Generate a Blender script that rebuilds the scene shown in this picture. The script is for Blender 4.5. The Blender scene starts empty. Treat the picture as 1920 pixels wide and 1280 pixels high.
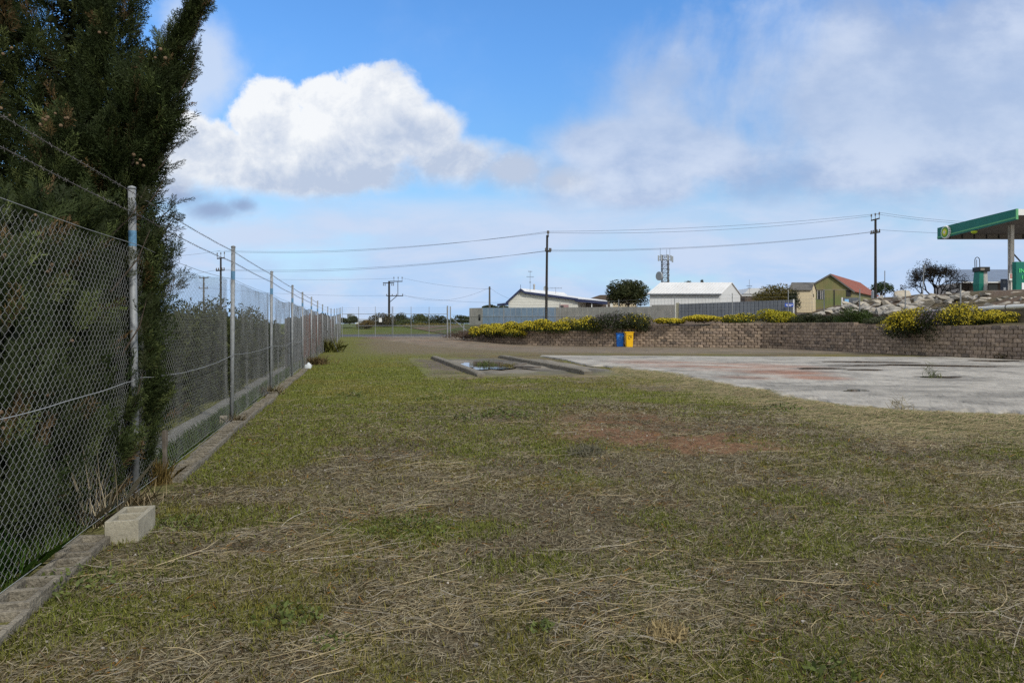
import bpy, bmesh, math, random
import numpy as np
from mathutils import Vector, Matrix, Euler

random.seed(7)
RNG = np.random.default_rng(7)
F, CX, HY, EYE = 1300.0, 960.0, 612.0, 1.45
scene = bpy.context.scene
COL = scene.collection
R = math.radians
pi = math.pi


def W(px, py, d):
    return Vector(((px - CX) / F * d, d, EYE - (py - HY) / F * d))


def XP(px, d):
    return (px - CX) / F * d


def gd(py):
    return F * EYE / (py - HY)


def sstep(a, b, x):
    t = np.clip((np.asarray(x, float) - a) / (b - a), 0, 1)
    return t * t * (3 - 2 * t)


def lin(r, g, b):
    f = lambda c: ((c / 255 + .055) / 1.055) ** 2.4 if c > 10 else c / 255 / 12.92
    return (f(r), f(g), f(b), 1.0)


# ---------------------------------------------------------------- noise
def vnoise(x, y, seed=0):
    x = np.asarray(x, float); y = np.asarray(y, float)
    xi = np.floor(x).astype(np.int64); yi = np.floor(y).astype(np.int64)
    fx = x - xi; fy = y - yi
    fx = fx * fx * (3 - 2 * fx); fy = fy * fy * (3 - 2 * fy)

    def hsh(a, b):
        n = (a * 374761393 + b * 668265263 + seed * 974634777) & 0x7fffffff
        n = ((n ^ (n >> 13)) * 1274126177) & 0x7fffffff
        n = (n ^ (n >> 16)) & 0xffff
        return n / 65535.0
    a = hsh(xi, yi); b = hsh(xi + 1, yi); c = hsh(xi, yi + 1); d = hsh(xi + 1, yi + 1)
    return (a * (1 - fx) + b * fx) * (1 - fy) + (c * (1 - fx) + d * fx) * fy


def fbm(x, y, seed=0, o=4):
    s = 0; a = .5; t = 0
    for i in range(o):
        s = s + a * vnoise(np.asarray(x) * 2 ** i, np.asarray(y) * 2 ** i, seed + i * 17); t += a; a *= .5
    return s / t


# ---------------------------------------------------------------- terrain
def ground_z(x, y):
    x = np.asarray(x, float); y = np.asarray(y, float)
    ys = 46 + 5 * sstep(-6, 3, x)
    r = np.maximum(0, np.minimum(y, 100) - ys)
    z = .0355 * r * r / (r + 2.0)
    z = z - .006 * np.maximum(0, y - 105) * (y < 190) - .51 * (y >= 190)
    near = (fbm(x * .9, y * .9, 3) - .5) * .07 * sstep(2, 5, y) * (1 - sstep(30, 45, y))
    return z + near


WALL = [(-3.9, 59.5, .72), (-1.28, 55.5, .66), (.82, 53, 1.06), (5.5, 51, 1.2), (11, 49.3, 1.46), (15.4, 47.6, 1.66),
        (16.9, 46.8, 1.66), (17.8, 45.6, 1.66), (18.3, 43.9, 1.62), (21.8, 29.5, 1.52), (24.6, 18, 1.55)]
WDIR = [(-.35, 1), (-.1, 1), (0, 1), (0, 1), (0, 1), (.12, 1), (.4, 1), (.75, .75), (1, .45), (1, .25), (1, .1)]


def wall2_x(y):
    y = np.asarray(y, float)
    return np.where(y < 48, 21.3 + (42 - y) * .19, 20.16 + (y - 48) * .3)


def upper_z(x, y):
    x = np.asarray(x, float); y = np.asarray(y, float)
    L = 1.62 + .5 * sstep(54, 62, y) * sstep(0, 10, x)
    q = x - wall2_x(y)
    step = sstep(0, .3, q) * .6 * (1 - sstep(47, 50, y))
    L2 = L + step
    return L2 + (3.5 - L2) * sstep(.2, 6, q)


# ---------------------------------------------------------------- objects
ORG = {}


def link(o):
    COL.objects.link(o); return o


def setp(o, label=None, cat=None, group=None, kind=None):
    if label: o['label'] = label
    if cat: o['category'] = cat
    if group: o['group'] = group
    if kind: o['kind'] = kind
    return o


def thing(name, label, cat, loc=(0, 0, 0), rotz=0, group=None):
    o = bpy.data.objects.new(name, None); link(o)
    o.empty_display_size = .2
    o.location = loc; o.rotation_euler = (0, 0, rotz)
    ORG[o] = Vector(loc)
    return setp(o, label, cat, group)


def finish(me, name, mats, parent, smooth, bevel, local):
    if not isinstance(mats, (list, tuple)): mats = [mats]
    for m in mats: me.materials.append(m)
    o = bpy.data.objects.new(name, me); link(o)
    if parent is not None:
        o.parent = parent
        org = ORG.get(parent, Vector((0, 0, 0)))
        ORG[o] = org
        if not local and org.length > 0:
            me.transform(Matrix.Translation(-org))
    if smooth and len(me.polygons):
        me.polygons.foreach_set('use_smooth', [True] * len(me.polygons))
    if bevel:
        b = o.modifiers.new('bevel', 'BEVEL'); b.width = bevel; b.segments = 2; b.limit_method = 'ANGLE'
    return o


def npmesh(name, V, Fc, mats, parent=None, col=None, smooth=False, local=False, uniform=True):
    V = np.asarray(V, np.float32).reshape(-1, 3); Fc = np.asarray(Fc, np.int32)
    me = bpy.data.meshes.new(name)
    k = Fc.shape[1]; n = Fc.shape[0]
    me.vertices.add(len(V)); me.vertices.foreach_set('co', V.ravel())
    me.loops.add(n * k); me.loops.foreach_set('vertex_index', Fc.ravel())
    me.polygons.add(n)
    me.polygons.foreach_set('loop_start', np.arange(0, n * k, k, dtype=np.int32))
    me.polygons.foreach_set('loop_total', np.full(n, k, np.int32))
    me.update(calc_edges=True)
    if col is not None:
        at = me.attributes.new('col', 'FLOAT_COLOR', 'POINT')
        c = np.ones((len(V), 4), np.float32); c[:, :3] = np.asarray(col)[:, :3]
        at.data.foreach_set('color', c.ravel())
    return finish(me, name, mats, parent, smooth, 0, local)


class MB:
    def __init__(s):
        s.V = []; s.Fc = []; s.M = []; s.C = []

    def add(s, vs, fs, mi=0, col=None):
        b = len(s.V)
        s.V += [tuple(v) for v in vs]
        s.Fc += [tuple(b + i for i in f) for f in fs]
        s.M += [mi] * len(fs)
        s.C += [col or (1, 1, 1)] * len(vs)
        return s

    def box(s, x0, x1, y0, y1, z0, z1, mi=0, col=None):
        v = [(x0, y0, z0), (x1, y0, z0), (x1, y1, z0), (x0, y1, z0), (x0, y0, z1), (x1, y0, z1), (x1, y1, z1), (x0, y1, z1)]
        return s.add(v, [(0, 3, 2, 1), (4, 5, 6, 7), (0, 1, 5, 4), (1, 2, 6, 5), (2, 3, 7, 6), (3, 0, 4, 7)], mi, col)

    def obox(s, c, sx, sy, sz, M=None, mi=0, col=None, jit=0):
        c = Vector(c); M = M or Matrix.Identity(3)
        v = []
        for dz in (-1, 1):
            for dx, dy in ((-1, -1), (1, -1), (1, 1), (-1, 1)):
                p = Vector((dx * sx / 2, dy * sy / 2, dz * sz / 2))
                if jit: p += Vector((random.uniform(-jit, jit), random.uniform(-jit, jit), random.uniform(-jit, jit)))
                v.append(c + M @ p)
        return s.add(v, [(0, 3, 2, 1), (4, 5, 6, 7), (0, 1, 5, 4), (1, 2, 6, 5), (2, 3, 7, 6), (3, 0, 4, 7)], mi, col)

    def beam(s, p, q, w, h=None, mi=0, col=None):
        p = Vector(p); q = Vector(q); d = q - p; L = d.length; d.normalize()
        up = Vector((0, 0, 1)) if abs(d.z) < .95 else Vector((0, 1, 0))
        x = d.cross(up).normalized(); z = x.cross(d).normalized()
        M = Matrix((x, d, z)).transposed()
        return s.obox((p + q) / 2, w, L, h or w, M, mi, col)

    def tube(s, pts, r, n=6, mi=0, col=None, cap=True):
        pts = [Vector(p) for p in pts]
        rs = r if isinstance(r, (list, tuple)) else [r] * len(pts)
        vs = []; fs = []
        t0 = (pts[1] - pts[0]).normalized()
        up = Vector((0, 0, 1)) if abs(t0.z) < .9 else Vector((1, 0, 0))
        x = t0.cross(up).normalized()
        for i, p in enumerate(pts):
            a = pts[max(i - 1, 0)]; b = pts[min(i + 1, len(pts) - 1)]
            t = (b - a).normalized()
            x = (x - t * x.dot(t)).normalized(); y = t.cross(x)
            for k in range(n):
                an = 2 * pi * k / n
                vs.append(p + (x * math.cos(an) + y * math.sin(an)) * rs[i])
        for i in range(len(pts) - 1):
            for k in range(n):
                fs.append((i * n + k, i * n + (k + 1) % n, (i + 1) * n + (k + 1) % n, (i + 1) * n + k))
        if cap:
            fs.append(tuple(range(n))[::-1]); fs.append(tuple((len(pts) - 1) * n + k for k in range(n)))
        return s.add(vs, fs, mi, col)

    def prism(s, poly, vec, mi=0, col=None):
        poly = [Vector(p) for p in poly]; vec = Vector(vec); n = len(poly)
        vs = poly + [p + vec for p in poly]
        fs = [tuple(range(n)), tuple(range(2 * n - 1, n - 1, -1))]
        for i in range(n):
            j = (i + 1) % n
            fs.append((i, i + n, j + n, j))
        return s.add(vs, fs, mi, col)

    def build(s, name, mats, parent=None, smooth=False, bevel=0, local=False, col=False, fixn=True):
        me = bpy.data.meshes.new(name)
        me.from_pydata(s.V, [], s.Fc)
        if any(s.M): me.polygons.foreach_set('material_index', s.M)
        if col:
            at = me.attributes.new('col', 'FLOAT_COLOR', 'POINT')
            c = np.ones((len(s.V), 4), np.float32); c[:, :3] = np.array(s.C)
            at.data.foreach_set('color', c.ravel())
        if fixn and len(s.Fc) < 60000:
            bm = bmesh.new(); bm.from_mesh(me)
            bmesh.ops.recalc_face_normals(bm, faces=bm.faces); bm.to_mesh(me); bm.free()
        me.update()
        return finish(me, name, mats, parent, smooth, bevel, local)


def children_of(o):
    return [c for c in COL.objects if c.parent is o]


CH = {}


def copy_tree(o, parent=None):
    c = o.copy(); link(c)
    if parent is not None: c.parent = parent
    ORG[c] = ORG.get(o, Vector())
    if o not in CH: CH[o] = children_of(o)
    for ch in CH[o]: copy_tree(ch, c)
    return c


# ---------------------------------------------------------------- materials
def nodes(m):
    m.use_nodes = True
    nt = m.node_tree; nt.nodes.clear()
    return nt


def M(name, c, rough=.8, var=.25, scale=6.0, c2=None, bump=0.0, bscale=40.0, metal=0.0, attr=False, trans=0.0, spec=.3, streak=0.0,
      speck=0.0, wood=False):
    m = bpy.data.materials.new(name); nt = nodes(m); N = nt.nodes; L = nt.links
    out = N.new('ShaderNodeOutputMaterial'); b = N.new('ShaderNodeBsdfPrincipled')
    L.new(b.outputs[0], out.inputs[0])
    b.inputs['Roughness'].default_value = rough; b.inputs['Metallic'].default_value = metal
    b.inputs['Specular IOR Level'].default_value = spec
    tc = N.new('ShaderNodeTexCoord')
    geo = N.new('ShaderNodeNewGeometry')
    pos = geo.outputs['Position'] if not wood else tc.outputs['Object']
    if attr:
        a = N.new('ShaderNodeAttribute'); a.attribute_name = 'col'; base = a.outputs['Color']
    else:
        rgb = N.new('ShaderNodeRGB'); rgb.outputs[0].default_value = (*c[:3], 1); base = rgb.outputs[0]
    if var > 0:
        nz = N.new('ShaderNodeTexNoise'); nz.inputs['Scale'].default_value = scale; nz.inputs['Detail'].default_value = 6
        nz.inputs['Roughness'].default_value = .65
        L.new(pos, nz.inputs['Vector'])
        mr = N.new('ShaderNodeMapRange'); mr.inputs[1].default_value = .3; mr.inputs[2].default_value = .7
        L.new(nz.outputs['Fac'], mr.inputs[0])
        if c2 is not None:
            mx = N.new('ShaderNodeMix'); mx.data_type = 'RGBA'
            L.new(mr.outputs[0], mx.inputs[0]); L.new(base, mx.inputs[6]); mx.inputs[7].default_value = (*c2[:3], 1)
            base = mx.outputs[2]
        else:
            mr.inputs[3].default_value = 1 - var; mr.inputs[4].default_value = 1 + var
            mx = N.new('ShaderNodeVectorMath'); mx.operation = 'SCALE'
            L.new(base, mx.inputs[0]); L.new(mr.outputs[0], mx.inputs['Scale']); base = mx.outputs[0]
    if streak > 0:
        mp = N.new('ShaderNodeMapping'); mp.inputs['Scale'].default_value = (4, 4, .25)
        L.new(pos, mp.inputs[0])
        nz = N.new('ShaderNodeTexNoise'); nz.inputs['Scale'].default_value = 2.2; nz.inputs['Detail'].default_value = 5
        L.new(mp.outputs[0], nz.inputs['Vector'])
        mr = N.new('ShaderNodeMapRange'); mr.inputs[1].default_value = .4; mr.inputs[2].default_value = .75
        mr.inputs[3].default_value = 1; mr.inputs[4].default_value = 1 - streak
        L.new(nz.outputs['Fac'], mr.inputs[0])
        mx = N.new('ShaderNodeVectorMath'); mx.operation = 'SCALE'
        L.new(base, mx.inputs[0]); L.new(mr.outputs[0], mx.inputs['Scale']); base = mx.outputs[0]
    if speck > 0:
        vo = N.new('ShaderNodeTexVoronoi'); vo.inputs['Scale'].default_value = 70
        L.new(pos, vo.inputs['Vector'])
        mr = N.new('ShaderNodeMapRange'); mr.inputs[1].default_value = 0; mr.inputs[2].default_value = 1
        mr.inputs[3].default_value = 1 - speck; mr.inputs[4].default_value = 1 + speck
        sep = N.new('ShaderNodeSeparateColor'); L.new(vo.outputs['Color'], sep.inputs[0])
        L.new(sep.outputs[0], mr.inputs[0])
        mx = N.new('ShaderNodeVectorMath'); mx.operation = 'SCALE'
        L.new(base, mx.inputs[0]); L.new(mr.outputs[0], mx.inputs['Scale']); base = mx.outputs[0]
    L.new(base, b.inputs['Base Color'])
    if bump > 0:
        nz = N.new('ShaderNodeTexNoise'); nz.inputs['Scale'].default_value = bscale; nz.inputs['Detail'].default_value = 5
        L.new(pos, nz.inputs['Vector'])
        bp = N.new('ShaderNodeBump'); bp.inputs['Strength'].default_value = bump; bp.inputs['Distance'].default_value = .03
        L.new(nz.outputs['Fac'], bp.inputs['Height']); L.new(bp.outputs[0], b.inputs['Normal'])
    if trans > 0:
        t = N.new('ShaderNodeBsdfTranslucent'); L.new(base, t.inputs[0])
        mix = N.new('ShaderNodeMixShader'); mix.inputs[0].default_value = trans
        L.new(b.outputs[0], mix.inputs[1]); L.new(t.outputs[0], mix.inputs[2]); L.new(mix.outputs[0], out.inputs[0])
    return m


MT = dict(
    ground=M('ground_soil', (0, 0, 0), .95, .3, 9, attr=True, bump=.9, bscale=30, speck=.3, spec=.1),
    blade=M('grass_blade', (0, 0, 0), .65, 0, attr=True, trans=.2, spec=.15),
    leaf=M('leaf', (0, 0, 0), .6, 0, attr=True, trans=.18, spec=.2),
    conifer=M('conifer_leaf', (0, 0, 0), .65, 0, attr=True, trans=.1, spec=.15),
    bark=M('bark', (.085, .065, .05), .9, .35, 20, bump=.6, bscale=60),
    cone=M('cone', (.17, .115, .07), .8, .35, 90, bump=.5, bscale=150),
    galv=M('galvanised_steel', (.27, .285, .30), .6, .3, 14, metal=.2, spec=.35, streak=.3),
    wire=M('galvanised_wire', (.27, .28, .29), .65, .15, 5, metal=0, spec=.2),
    barb=M('barbed_wire', (.16, .15, .15), .6, .2, 30, metal=.4),
    bluepaint=M('blue_paint', (.10, .22, .36), .5, .3, 60),
    concrete=M('concrete_block', (.32, .295, .23), .95, .25, 9, bump=.2, bscale=90, speck=.10),
    oldconc=M('weathered_concrete', (.185, .165, .13), .95, .4, 7, bump=.6, bscale=60, speck=.2),
    slab=M('slab_concrete', (0, 0, 0), .85, .22, 2.2, attr=True, bump=.4, bscale=18, speck=.16),
    drive=M('driveway_gravel', (0, 0, 0), .95, .3, 1.2, attr=True, bump=.7, bscale=25, speck=.3),
    road=M('road_asphalt', (.065, .066, .075), .9, .2, 1, bump=.3),
    water=M('puddle_water', (.02, .02, .018), .04, 0, spec=.5),
    brick=M('splitface_brick', (0, 0, 0), .95, .35, 9, attr=True, bump=.9, bscale=22, streak=.3),
    soil=M('bank_soil', (.15, .115, .085), .95, .35, 2.5, bump=.8, bscale=8, speck=.3),
    rock=M('limestone', (.46, .43, .38), .9, .5, 3.5, c2=(.21, .19, .165), bump=.9, bscale=7, speck=.1),
    palerock=M('pale_limestone', (.50, .45, .37), .9, .5, 2.2, c2=(.30, .26, .20), bump=.8, bscale=7),
    wallconc=M('wall_concrete', (.46, .44, .39), .9, .2, 1.1, bump=.2, bscale=12, streak=.22),
    wallblue=M('wall_blue_paint', (.33, .45, .58), .85, .18, .9, streak=.18),
    weather=M('weatherboard_white', (.62, .61, .56), .7, .06, 1.5),
    whitesheet=M('white_sheet_roof', (.66, .66, .66), .5, .08, .5, streak=.08),
    shedwall=M('white_shed_wall', (.60, .61, .62), .55, .04, .8),
    navy=M('navy_trim', (.024, .034, .09), .5, .1, 3),
    glass=M('dark_glass', (.02, .022, .025), .12, 0, spec=.5),
    pinkblind=M('pink_blind', (.35, .22, .22), .8, .1, 3),
    cream=M('cream_wall', (.56, .47, .32), .8, .07, 1.0),
    creamtrim=M('cream_panel', (.60, .55, .36), .7, .08, 1),
    greyroof=M('grey_tile_roof', (.12, .115, .11), .85, .2, 3),
    greenwall=M('green_painted_iron', (.13, .17, .055), .7, .3, .7, c2=(.22, .17, .08), streak=.25),
    redroof=M('red_iron_roof', (.30, .085, .05), .8, .3, .8, c2=(.20, .075, .05), streak=.3),
    steelfence=M('slate_sheet_steel', (.115, .13, .155), .55, .2, .5, streak=.25),
    darksheet=M('dark_grey_sheet', (.055, .062, .066), .7, .25, 2, streak=.3),
    rust=M('rusty_iron', (.24, .075, .035), .9, .5, 2.5, c2=(.11, .045, .028), streak=.35),
    pole=M('timber_pole', (.035, .032, .03), .85, .3, 5, streak=.2),
    polegrey=M('grey_pole', (.12, .115, .11), .8, .2, 5),
    line=M('power_cable', (.09, .10, .12), .7, 0),
    lattice=M('tower_steel', (.10, .10, .105), .6, .2, 3, metal=.2),
    dish=M('dish_grey', (.32, .35, .38), .6, .1, 2),
    stgreen=M('station_green', (.008, .15, .11), .45, .12, 1.2, streak=.12),
    stlight=M('light_green_trim', (.12, .38, .17), .5, .08, 2),
    stdark=M('dark_soffit', (.22, .19, .16), .8, .2, 1.5),
    white=M('white_paint', (.72, .72, .70), .5, .06, 2),
    dirtywhite=M('dirty_white', (.42, .40, .38), .7, .3, 5, streak=.3),
    black=M('black_rubber', (.02, .02, .02), .5, .1, 5),
    beige=M('column_cream', (.70, .64, .57), .6, .15, 4, streak=.25),
    yellowg=M('logo_yellow_green', (.45, .55, .03), .5, 0),
    midgreen=M('logo_green', (.05, .28, .02), .5, 0),
    yellow=M('logo_yellow', (.85, .75, .10), .5, 0),
    ledgreen=M('price_green', (.10, .62, .22), .5, 0),
    redsign=M('red_print', (.50, .12, .10), .6, .1, 8),
    bluesheet=M('blue_grey_roof', (.16, .20, .27), .6, .12, 1),
    brownwall=M('brown_brick', (.11, .085, .07), .9, .2, 3),
    slateboard=M('slate_board', (.06, .075, .11), .6, .15, 3),
    binblue=M('blue_plastic', (.02, .23, .88), .4, .06, 6, spec=.4),
    binyellow=M('yellow_plastic', (.80, .45, .003), .4, .06, 6, spec=.4),
    bindark=M('dark_print', (.10, .06, .005), .6, .1, 9),
    binlight=M('light_print', (.25, .52, .85), .6, .1, 9),
    timber=M('grey_timber', (.14, .12, .10), .9, .35, 12, streak=.2),
    signwhite=M('white_sign', (.78, .79, .80), .5, .04, 3),
    signblue=M('blue_sign', (.02, .08, .45), .5, .08, 5),
    bag=M('white_plastic_bag', (.72, .76, .80), .35, .08, 12, trans=.2),
    bolt=M('pale_timber', (.34, .29, .22), .85, .2, 20),
)


# ---------------------------------------------------------------- foliage
def unit(n, rng):
    v = rng.normal(size=(n, 3)); return v / np.linalg.norm(v, axis=1, keepdims=True)


def leaf_quads(P, Nn, size, aspect, rng, curl=True):
    """diamond leaves at P whose long axis is tangent-ish to the normal Nn"""
    n = len(P)
    a = unit(n, rng) * .9 + Nn * .5
    a /= np.linalg.norm(a, axis=1, keepdims=True)
    b = np.cross(a, Nn + unit(n, rng) * .7); b /= (np.linalg.norm(b, axis=1, keepdims=True) + 1e-6)
    s = np.asarray(size).reshape(-1, 1)
    V = np.stack([P - a * s * .5, P + b * s * aspect * .5, P + a * s * .5, P - b * s * aspect * .5], 1)
    return V.reshape(-1, 3), np.arange(4 * n).reshape(n, 4)


def lobes_leaves(c, rad, nl, n, rng, lob=(.32, .5), low=-.25, fill=.25, reach=(.45, .75), box=False):
    """points + outward normals on the shells of many lobes through an ellipsoid"""
    c = np.array(c, float); rad = np.array(rad, float)
    d = unit(nl * 4, rng); d = d[d[:, 2] > low][:nl]; nl = len(d)
    lc = d * rng.uniform(*reach, (nl, 1))
    if box: lc = rng.uniform(-1, 1, (nl, 3)) * np.array((.85, .7, .72)) + np.array((0, 0, -.05))
    lr = rng.uniform(*lob, nl)
    k = rng.choice(nl, n, p=lr ** 2 / (lr ** 2).sum())
    u = unit(n, rng)
    rr = np.where(rng.random(n) < fill, rng.uniform(.2, .8, n), rng.uniform(.82, 1.08, n))
    P = lc[k] + u * (lr[k] * rr)[:, None]
    return c + P * rad, u, P[:, 2]


def pal(rng, n, a, b, jit=.25, bright=None):
    t = rng.random((n, 1)); c = np.array(a[:3]) * (1 - t) + np.array(b[:3]) * t
    return c * (1 + rng.uniform(-jit, jit, (n, 1)))


def rep4(c):
    return np.repeat(c, 4, 0)


def shrub(name, label, c, rad, n=1500, size=.09, a=(.03, .045, .015), b=(.07, .09, .025), flower=None, fl_n=0, fl_size=.07,
          cat='shrub', group=None, nl=16, seed=1, low=-.2, aspect=.5, flower_top=.2, stem=True, mat='leaf', fl_name='flowers', box=False):
    rng = np.random.default_rng(seed)
    base = (c[0], c[1], c[2] - rad[2] * .45)
    t = thing(name, label, cat, base, 0, group)
    P, Nn, zz = lobes_leaves(c, rad, nl, n, rng, low=low, box=box)
    V, Q = leaf_quads(P, Nn, rng.uniform(.6, 1.3, n) * size, aspect, rng)
    npmesh('foliage', V, Q, MT[mat], t, rep4(pal(rng, n, a, b)))
    if flower is not None:
        P, Nn, zz = lobes_leaves(c, np.array(rad) * 1.02, nl, fl_n * 4, np.random.default_rng(seed), low=low, fill=0)
        keep = (Nn[:, 2] + zz * .8 + np.random.default_rng(seed + 5).normal(0, .35, len(P))) > flower_top
        P = P[keep][:fl_n]; Nn = Nn[keep][:fl_n]; k = len(P)
        V, Q = leaf_quads(P, Nn, rng.uniform(.6, 1.3, k) * fl_size, .7, rng)
        npmesh(fl_name, V, Q, MT[mat], t, rep4(pal(rng, k, flower[0], flower[1], .15)))
    if stem:
        mb = MB()
        for i in range(5):
            an = rng.uniform(0, 2 * pi)
            mb.tube([Vector(base) + Vector((0, 0, -.1)), Vector(c) + Vector((math.cos(an) * rad[0] * .3, math.sin(an) * rad[1] * .3, -.1 * rad[2])),
                     Vector(c) + Vector((math.cos(an) * rad[0] * .6, math.sin(an) * rad[1] * .6, .3 * rad[2]))], [.03, .02, .008], 5)
        mb.build('stem', MT['bark'], t)
    return t


def tree(name, label, base, cz, rad, n=3000, size=.25, a=(.03, .045, .015), b=(.06, .08, .025), seed=1, cat='tree', group=None, trunk_r=.15,
         nl=26, lean=0, limbs=7, lob=(.28, .45), aspect=.45, fill=.2):
    rng = np.random.default_rng(seed); base = Vector(base)
    t = thing(name, label, cat, base, 0, group)
    c = np.array((base.x + lean, base.y, cz))
    P, Nn, zz = lobes_leaves(c, rad, nl, n, rng, low=-.7, lob=lob, fill=fill)
    V, Q = leaf_quads(P, Nn, rng.uniform(.6, 1.3, n) * size, aspect, rng)
    npmesh('crown', V, Q, MT['leaf'], t, rep4(pal(rng, n, a, b, .3)))
    mb = MB()
    mb.tube([base + Vector((0, 0, -.3)), base * .6 + Vector(c) * .4, Vector(c) + Vector((0, 0, rad[2] * .3))], [trunk_r, trunk_r * .8, trunk_r * .3], 7)
    for i in range(limbs):
        u = unit(1, rng)[0]; u[2] = abs(u[2]) * .8
        p0 = base * .55 + Vector(c) * .45
        mb.tube([p0, p0 * .5 + (Vector(c) + Vector(u * rad * .6)) * .5 + Vector((0, 0, -.1 * rad[2])), Vector(c) + Vector(u * rad * .75)], [trunk_r * .5, trunk_r * .3, trunk_r * .1], 5)
    mb.build('trunk', MT['bark'], t)
    return t
SKY_LOW = (1.05, 1.4, 1.55, 1)
SKY_HIGH = (.98, 1.65, 2.25, 1)
SUN_E = 2.7
SUN_ANGLE = 4
EXPOSURE = 0.0
# ================================================================ GROUND
def zones(x, y):
    """surface cover of the lot at ground point (x, y): weights for green, straw, red gravel, moss"""
    x = np.asarray(x, float); y = np.asarray(y, float)
    yy = np.maximum(y, .6)
    px = CX + F * x / yy; py = HY + F * EYE / yy

    def el(cx, cy, rx, ry, soft=.6):
        return 1 - sstep(1 - soft, 1 + soft, np.sqrt(((px - cx) / rx) ** 2 + ((py - cy) / ry) ** 2))
    n1 = fbm(x * .55, y * .55, 11); n2 = fbm(x * 1.7, y * 1.7, 23); n3 = fbm(x * 4.5, y * 4.5, 31)
    g = .30 + 1.7 * (n1 - .5) + 1.5 * (n2 - .5) + .8 * (n3 - .5)
    fx = -3.17 - .229 * (y - 5.84)
    g = g + .52 * sstep(6, 10, y) * (1 - sstep(fx + 1.5, fx + 4.5, x)) + .20 * sstep(8, 12, y) - .26 * sstep(15, 30, y) * sstep(fx + 3, fx + 7, x) - .22 * sstep(7, 10, y) * sstep(fx + 4, fx + 8, x) * sstep(.40, .6, fbm(x * .5 + 3, y * .5, 211))
    for e in ((800, 992, 190, 18, .9), (540, 1150, 90, 40, .8), (1450, 832, 180, 16, .7), (1650, 1010, 320, 45, .6), (1000, 835, 180, 22, .7), (480, 850, 120, 50, .5),
              (1850, 852, 130, 12, .7), (350, 1000, 140, 70, .4), (120, 1115, 110, 50, .6), (560, 790, 170, 60, .35), (640, 720, 130, 50, .4),
              (760, 680, 130, 25, .3), (1480, 930, 200, 25, .35)):
        g = g + e[4] * el(*e[:4])
    red = np.maximum.reduce([el(1190, 812, 150, 26), el(1340, 838, 170, 18), el(1150, 788, 110, 16), el(1700, 836, 60, 9) * .8, el(1320, 815, 140, 20)])
    red = red * sstep(.30, .58, .55 * n2 + .45 * n3) * .95
    green = np.clip(g, 0, 1) * (1 - .85 * red)
    moss = np.clip(sstep(.5, .72, fbm(x * 1.1 + 40, y * 1.1, 51)) * (1 - green * .6), 0, 1) * (1 - red)
    strawy = np.clip(sstep(.46, .66, fbm(x * .8 + 9, y * 1.4, 71)) + .35 * el(1500, 1150, 500, 120, .8), 0, 1) * (1 - red * .7) * (1 - green * .5)
    bare = sstep(.52, .75, fbm(x * .9, y * .9 + 77, 83)) * (1 - green)
    return green, strawy, red, moss, bare


C_DIRT = np.array((.128, .104, .064)); C_MOSS = np.array((.165, .130, .030)); C_GREEN = np.array((.135, .150, .028))
C_STRAW = np.array((.21, .172, .098)); C_RED = np.array((.185, .098, .055)); C_ORANGE = np.array((.22, .115, .025)); C_DARK = np.array((.085, .066, .042))


def ground_col(x, y):
    g, s, r, m, ba = zones(x, y)
    c = np.repeat(C_DIRT[None], len(x), 0)
    mix = lambda c, k, w: c * (1 - w[:, None]) + k * w[:, None]
    c = mix(c, C_STRAW, s * .6); c = mix(c, C_MOSS, m * .75); c = mix(c, C_GREEN, g * .75)
    c = mix(c, C_DARK, ba * .5)
    o = sstep(.68, .82, fbm(x * 2.3, y * 2.3, 97)) * .4
    c = mix(c, C_ORANGE, o * (1 - g))
    c = mix(c, C_RED, r * .9)
    br = sstep(33, 40, y) * (1 - sstep(58, 62, y)) * sstep(.25, .5, fbm(x * .4, y * .4, 611) + .25) * sstep(-3.17 - .22 * (y - 5.84) + 1, -3.17 - .22 * (y - 5.84) + 4, x)
    c = mix(c, np.array((.165, .132, .088)), br * .85)
    far = sstep(60, 75, y)  # field beyond the gate
    fc = np.array((.085, .105, .025)) * (1 - .0) + (fbm(x * .3, y * .12, 5) - .5)[:, None] * np.array((.07, .05, .02))
    c = c * (1 - far[:, None]) + fc * far[:, None]
    return np.clip(c, .01, 1)


def grid_faces(nu, nv):
    i = np.arange(nu - 1)[:, None] * nv + np.arange(nv - 1)[None]
    return np.stack([i, i + 1, i + nv + 1, i + nv], -1).reshape(-1, 4)[:, ::-1]


ys = np.concatenate([np.linspace(-30, .5, 12)[:-1], np.geomspace(.5, 60, 420), np.geomspace(61, 900, 80)])
us = np.concatenate([np.linspace(-9, -1.05, 20)[:-1], np.linspace(-1.05, 1.05, 420), np.linspace(1.05, 9, 20)[1:]])
Yg, Ug = np.meshgrid(ys, us, indexing='ij')
Xg = Ug * np.maximum(np.abs(Yg), 6.0)
Xg = np.where(Yg > 0, Ug * np.maximum(Yg, 1.6), Ug * 6)
x = Xg.ravel(); y = Yg.ravel()
z = ground_z(x, y)
z = z - .12 * sstep(2.8, 1.5, -(y - 21) * 0 + np.hypot((x + 0), (y - 26) * .3))  * 0
ob = npmesh('ground', np.stack([x, y, z], 1), grid_faces(len(ys), len(us))[:, ::-1], MT['ground'], None, ground_col(x, y), smooth=True)
setp(ob, 'weedy vacant lot of short grass, straw and reddish dirt', 'ground', kind='structure')


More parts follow.
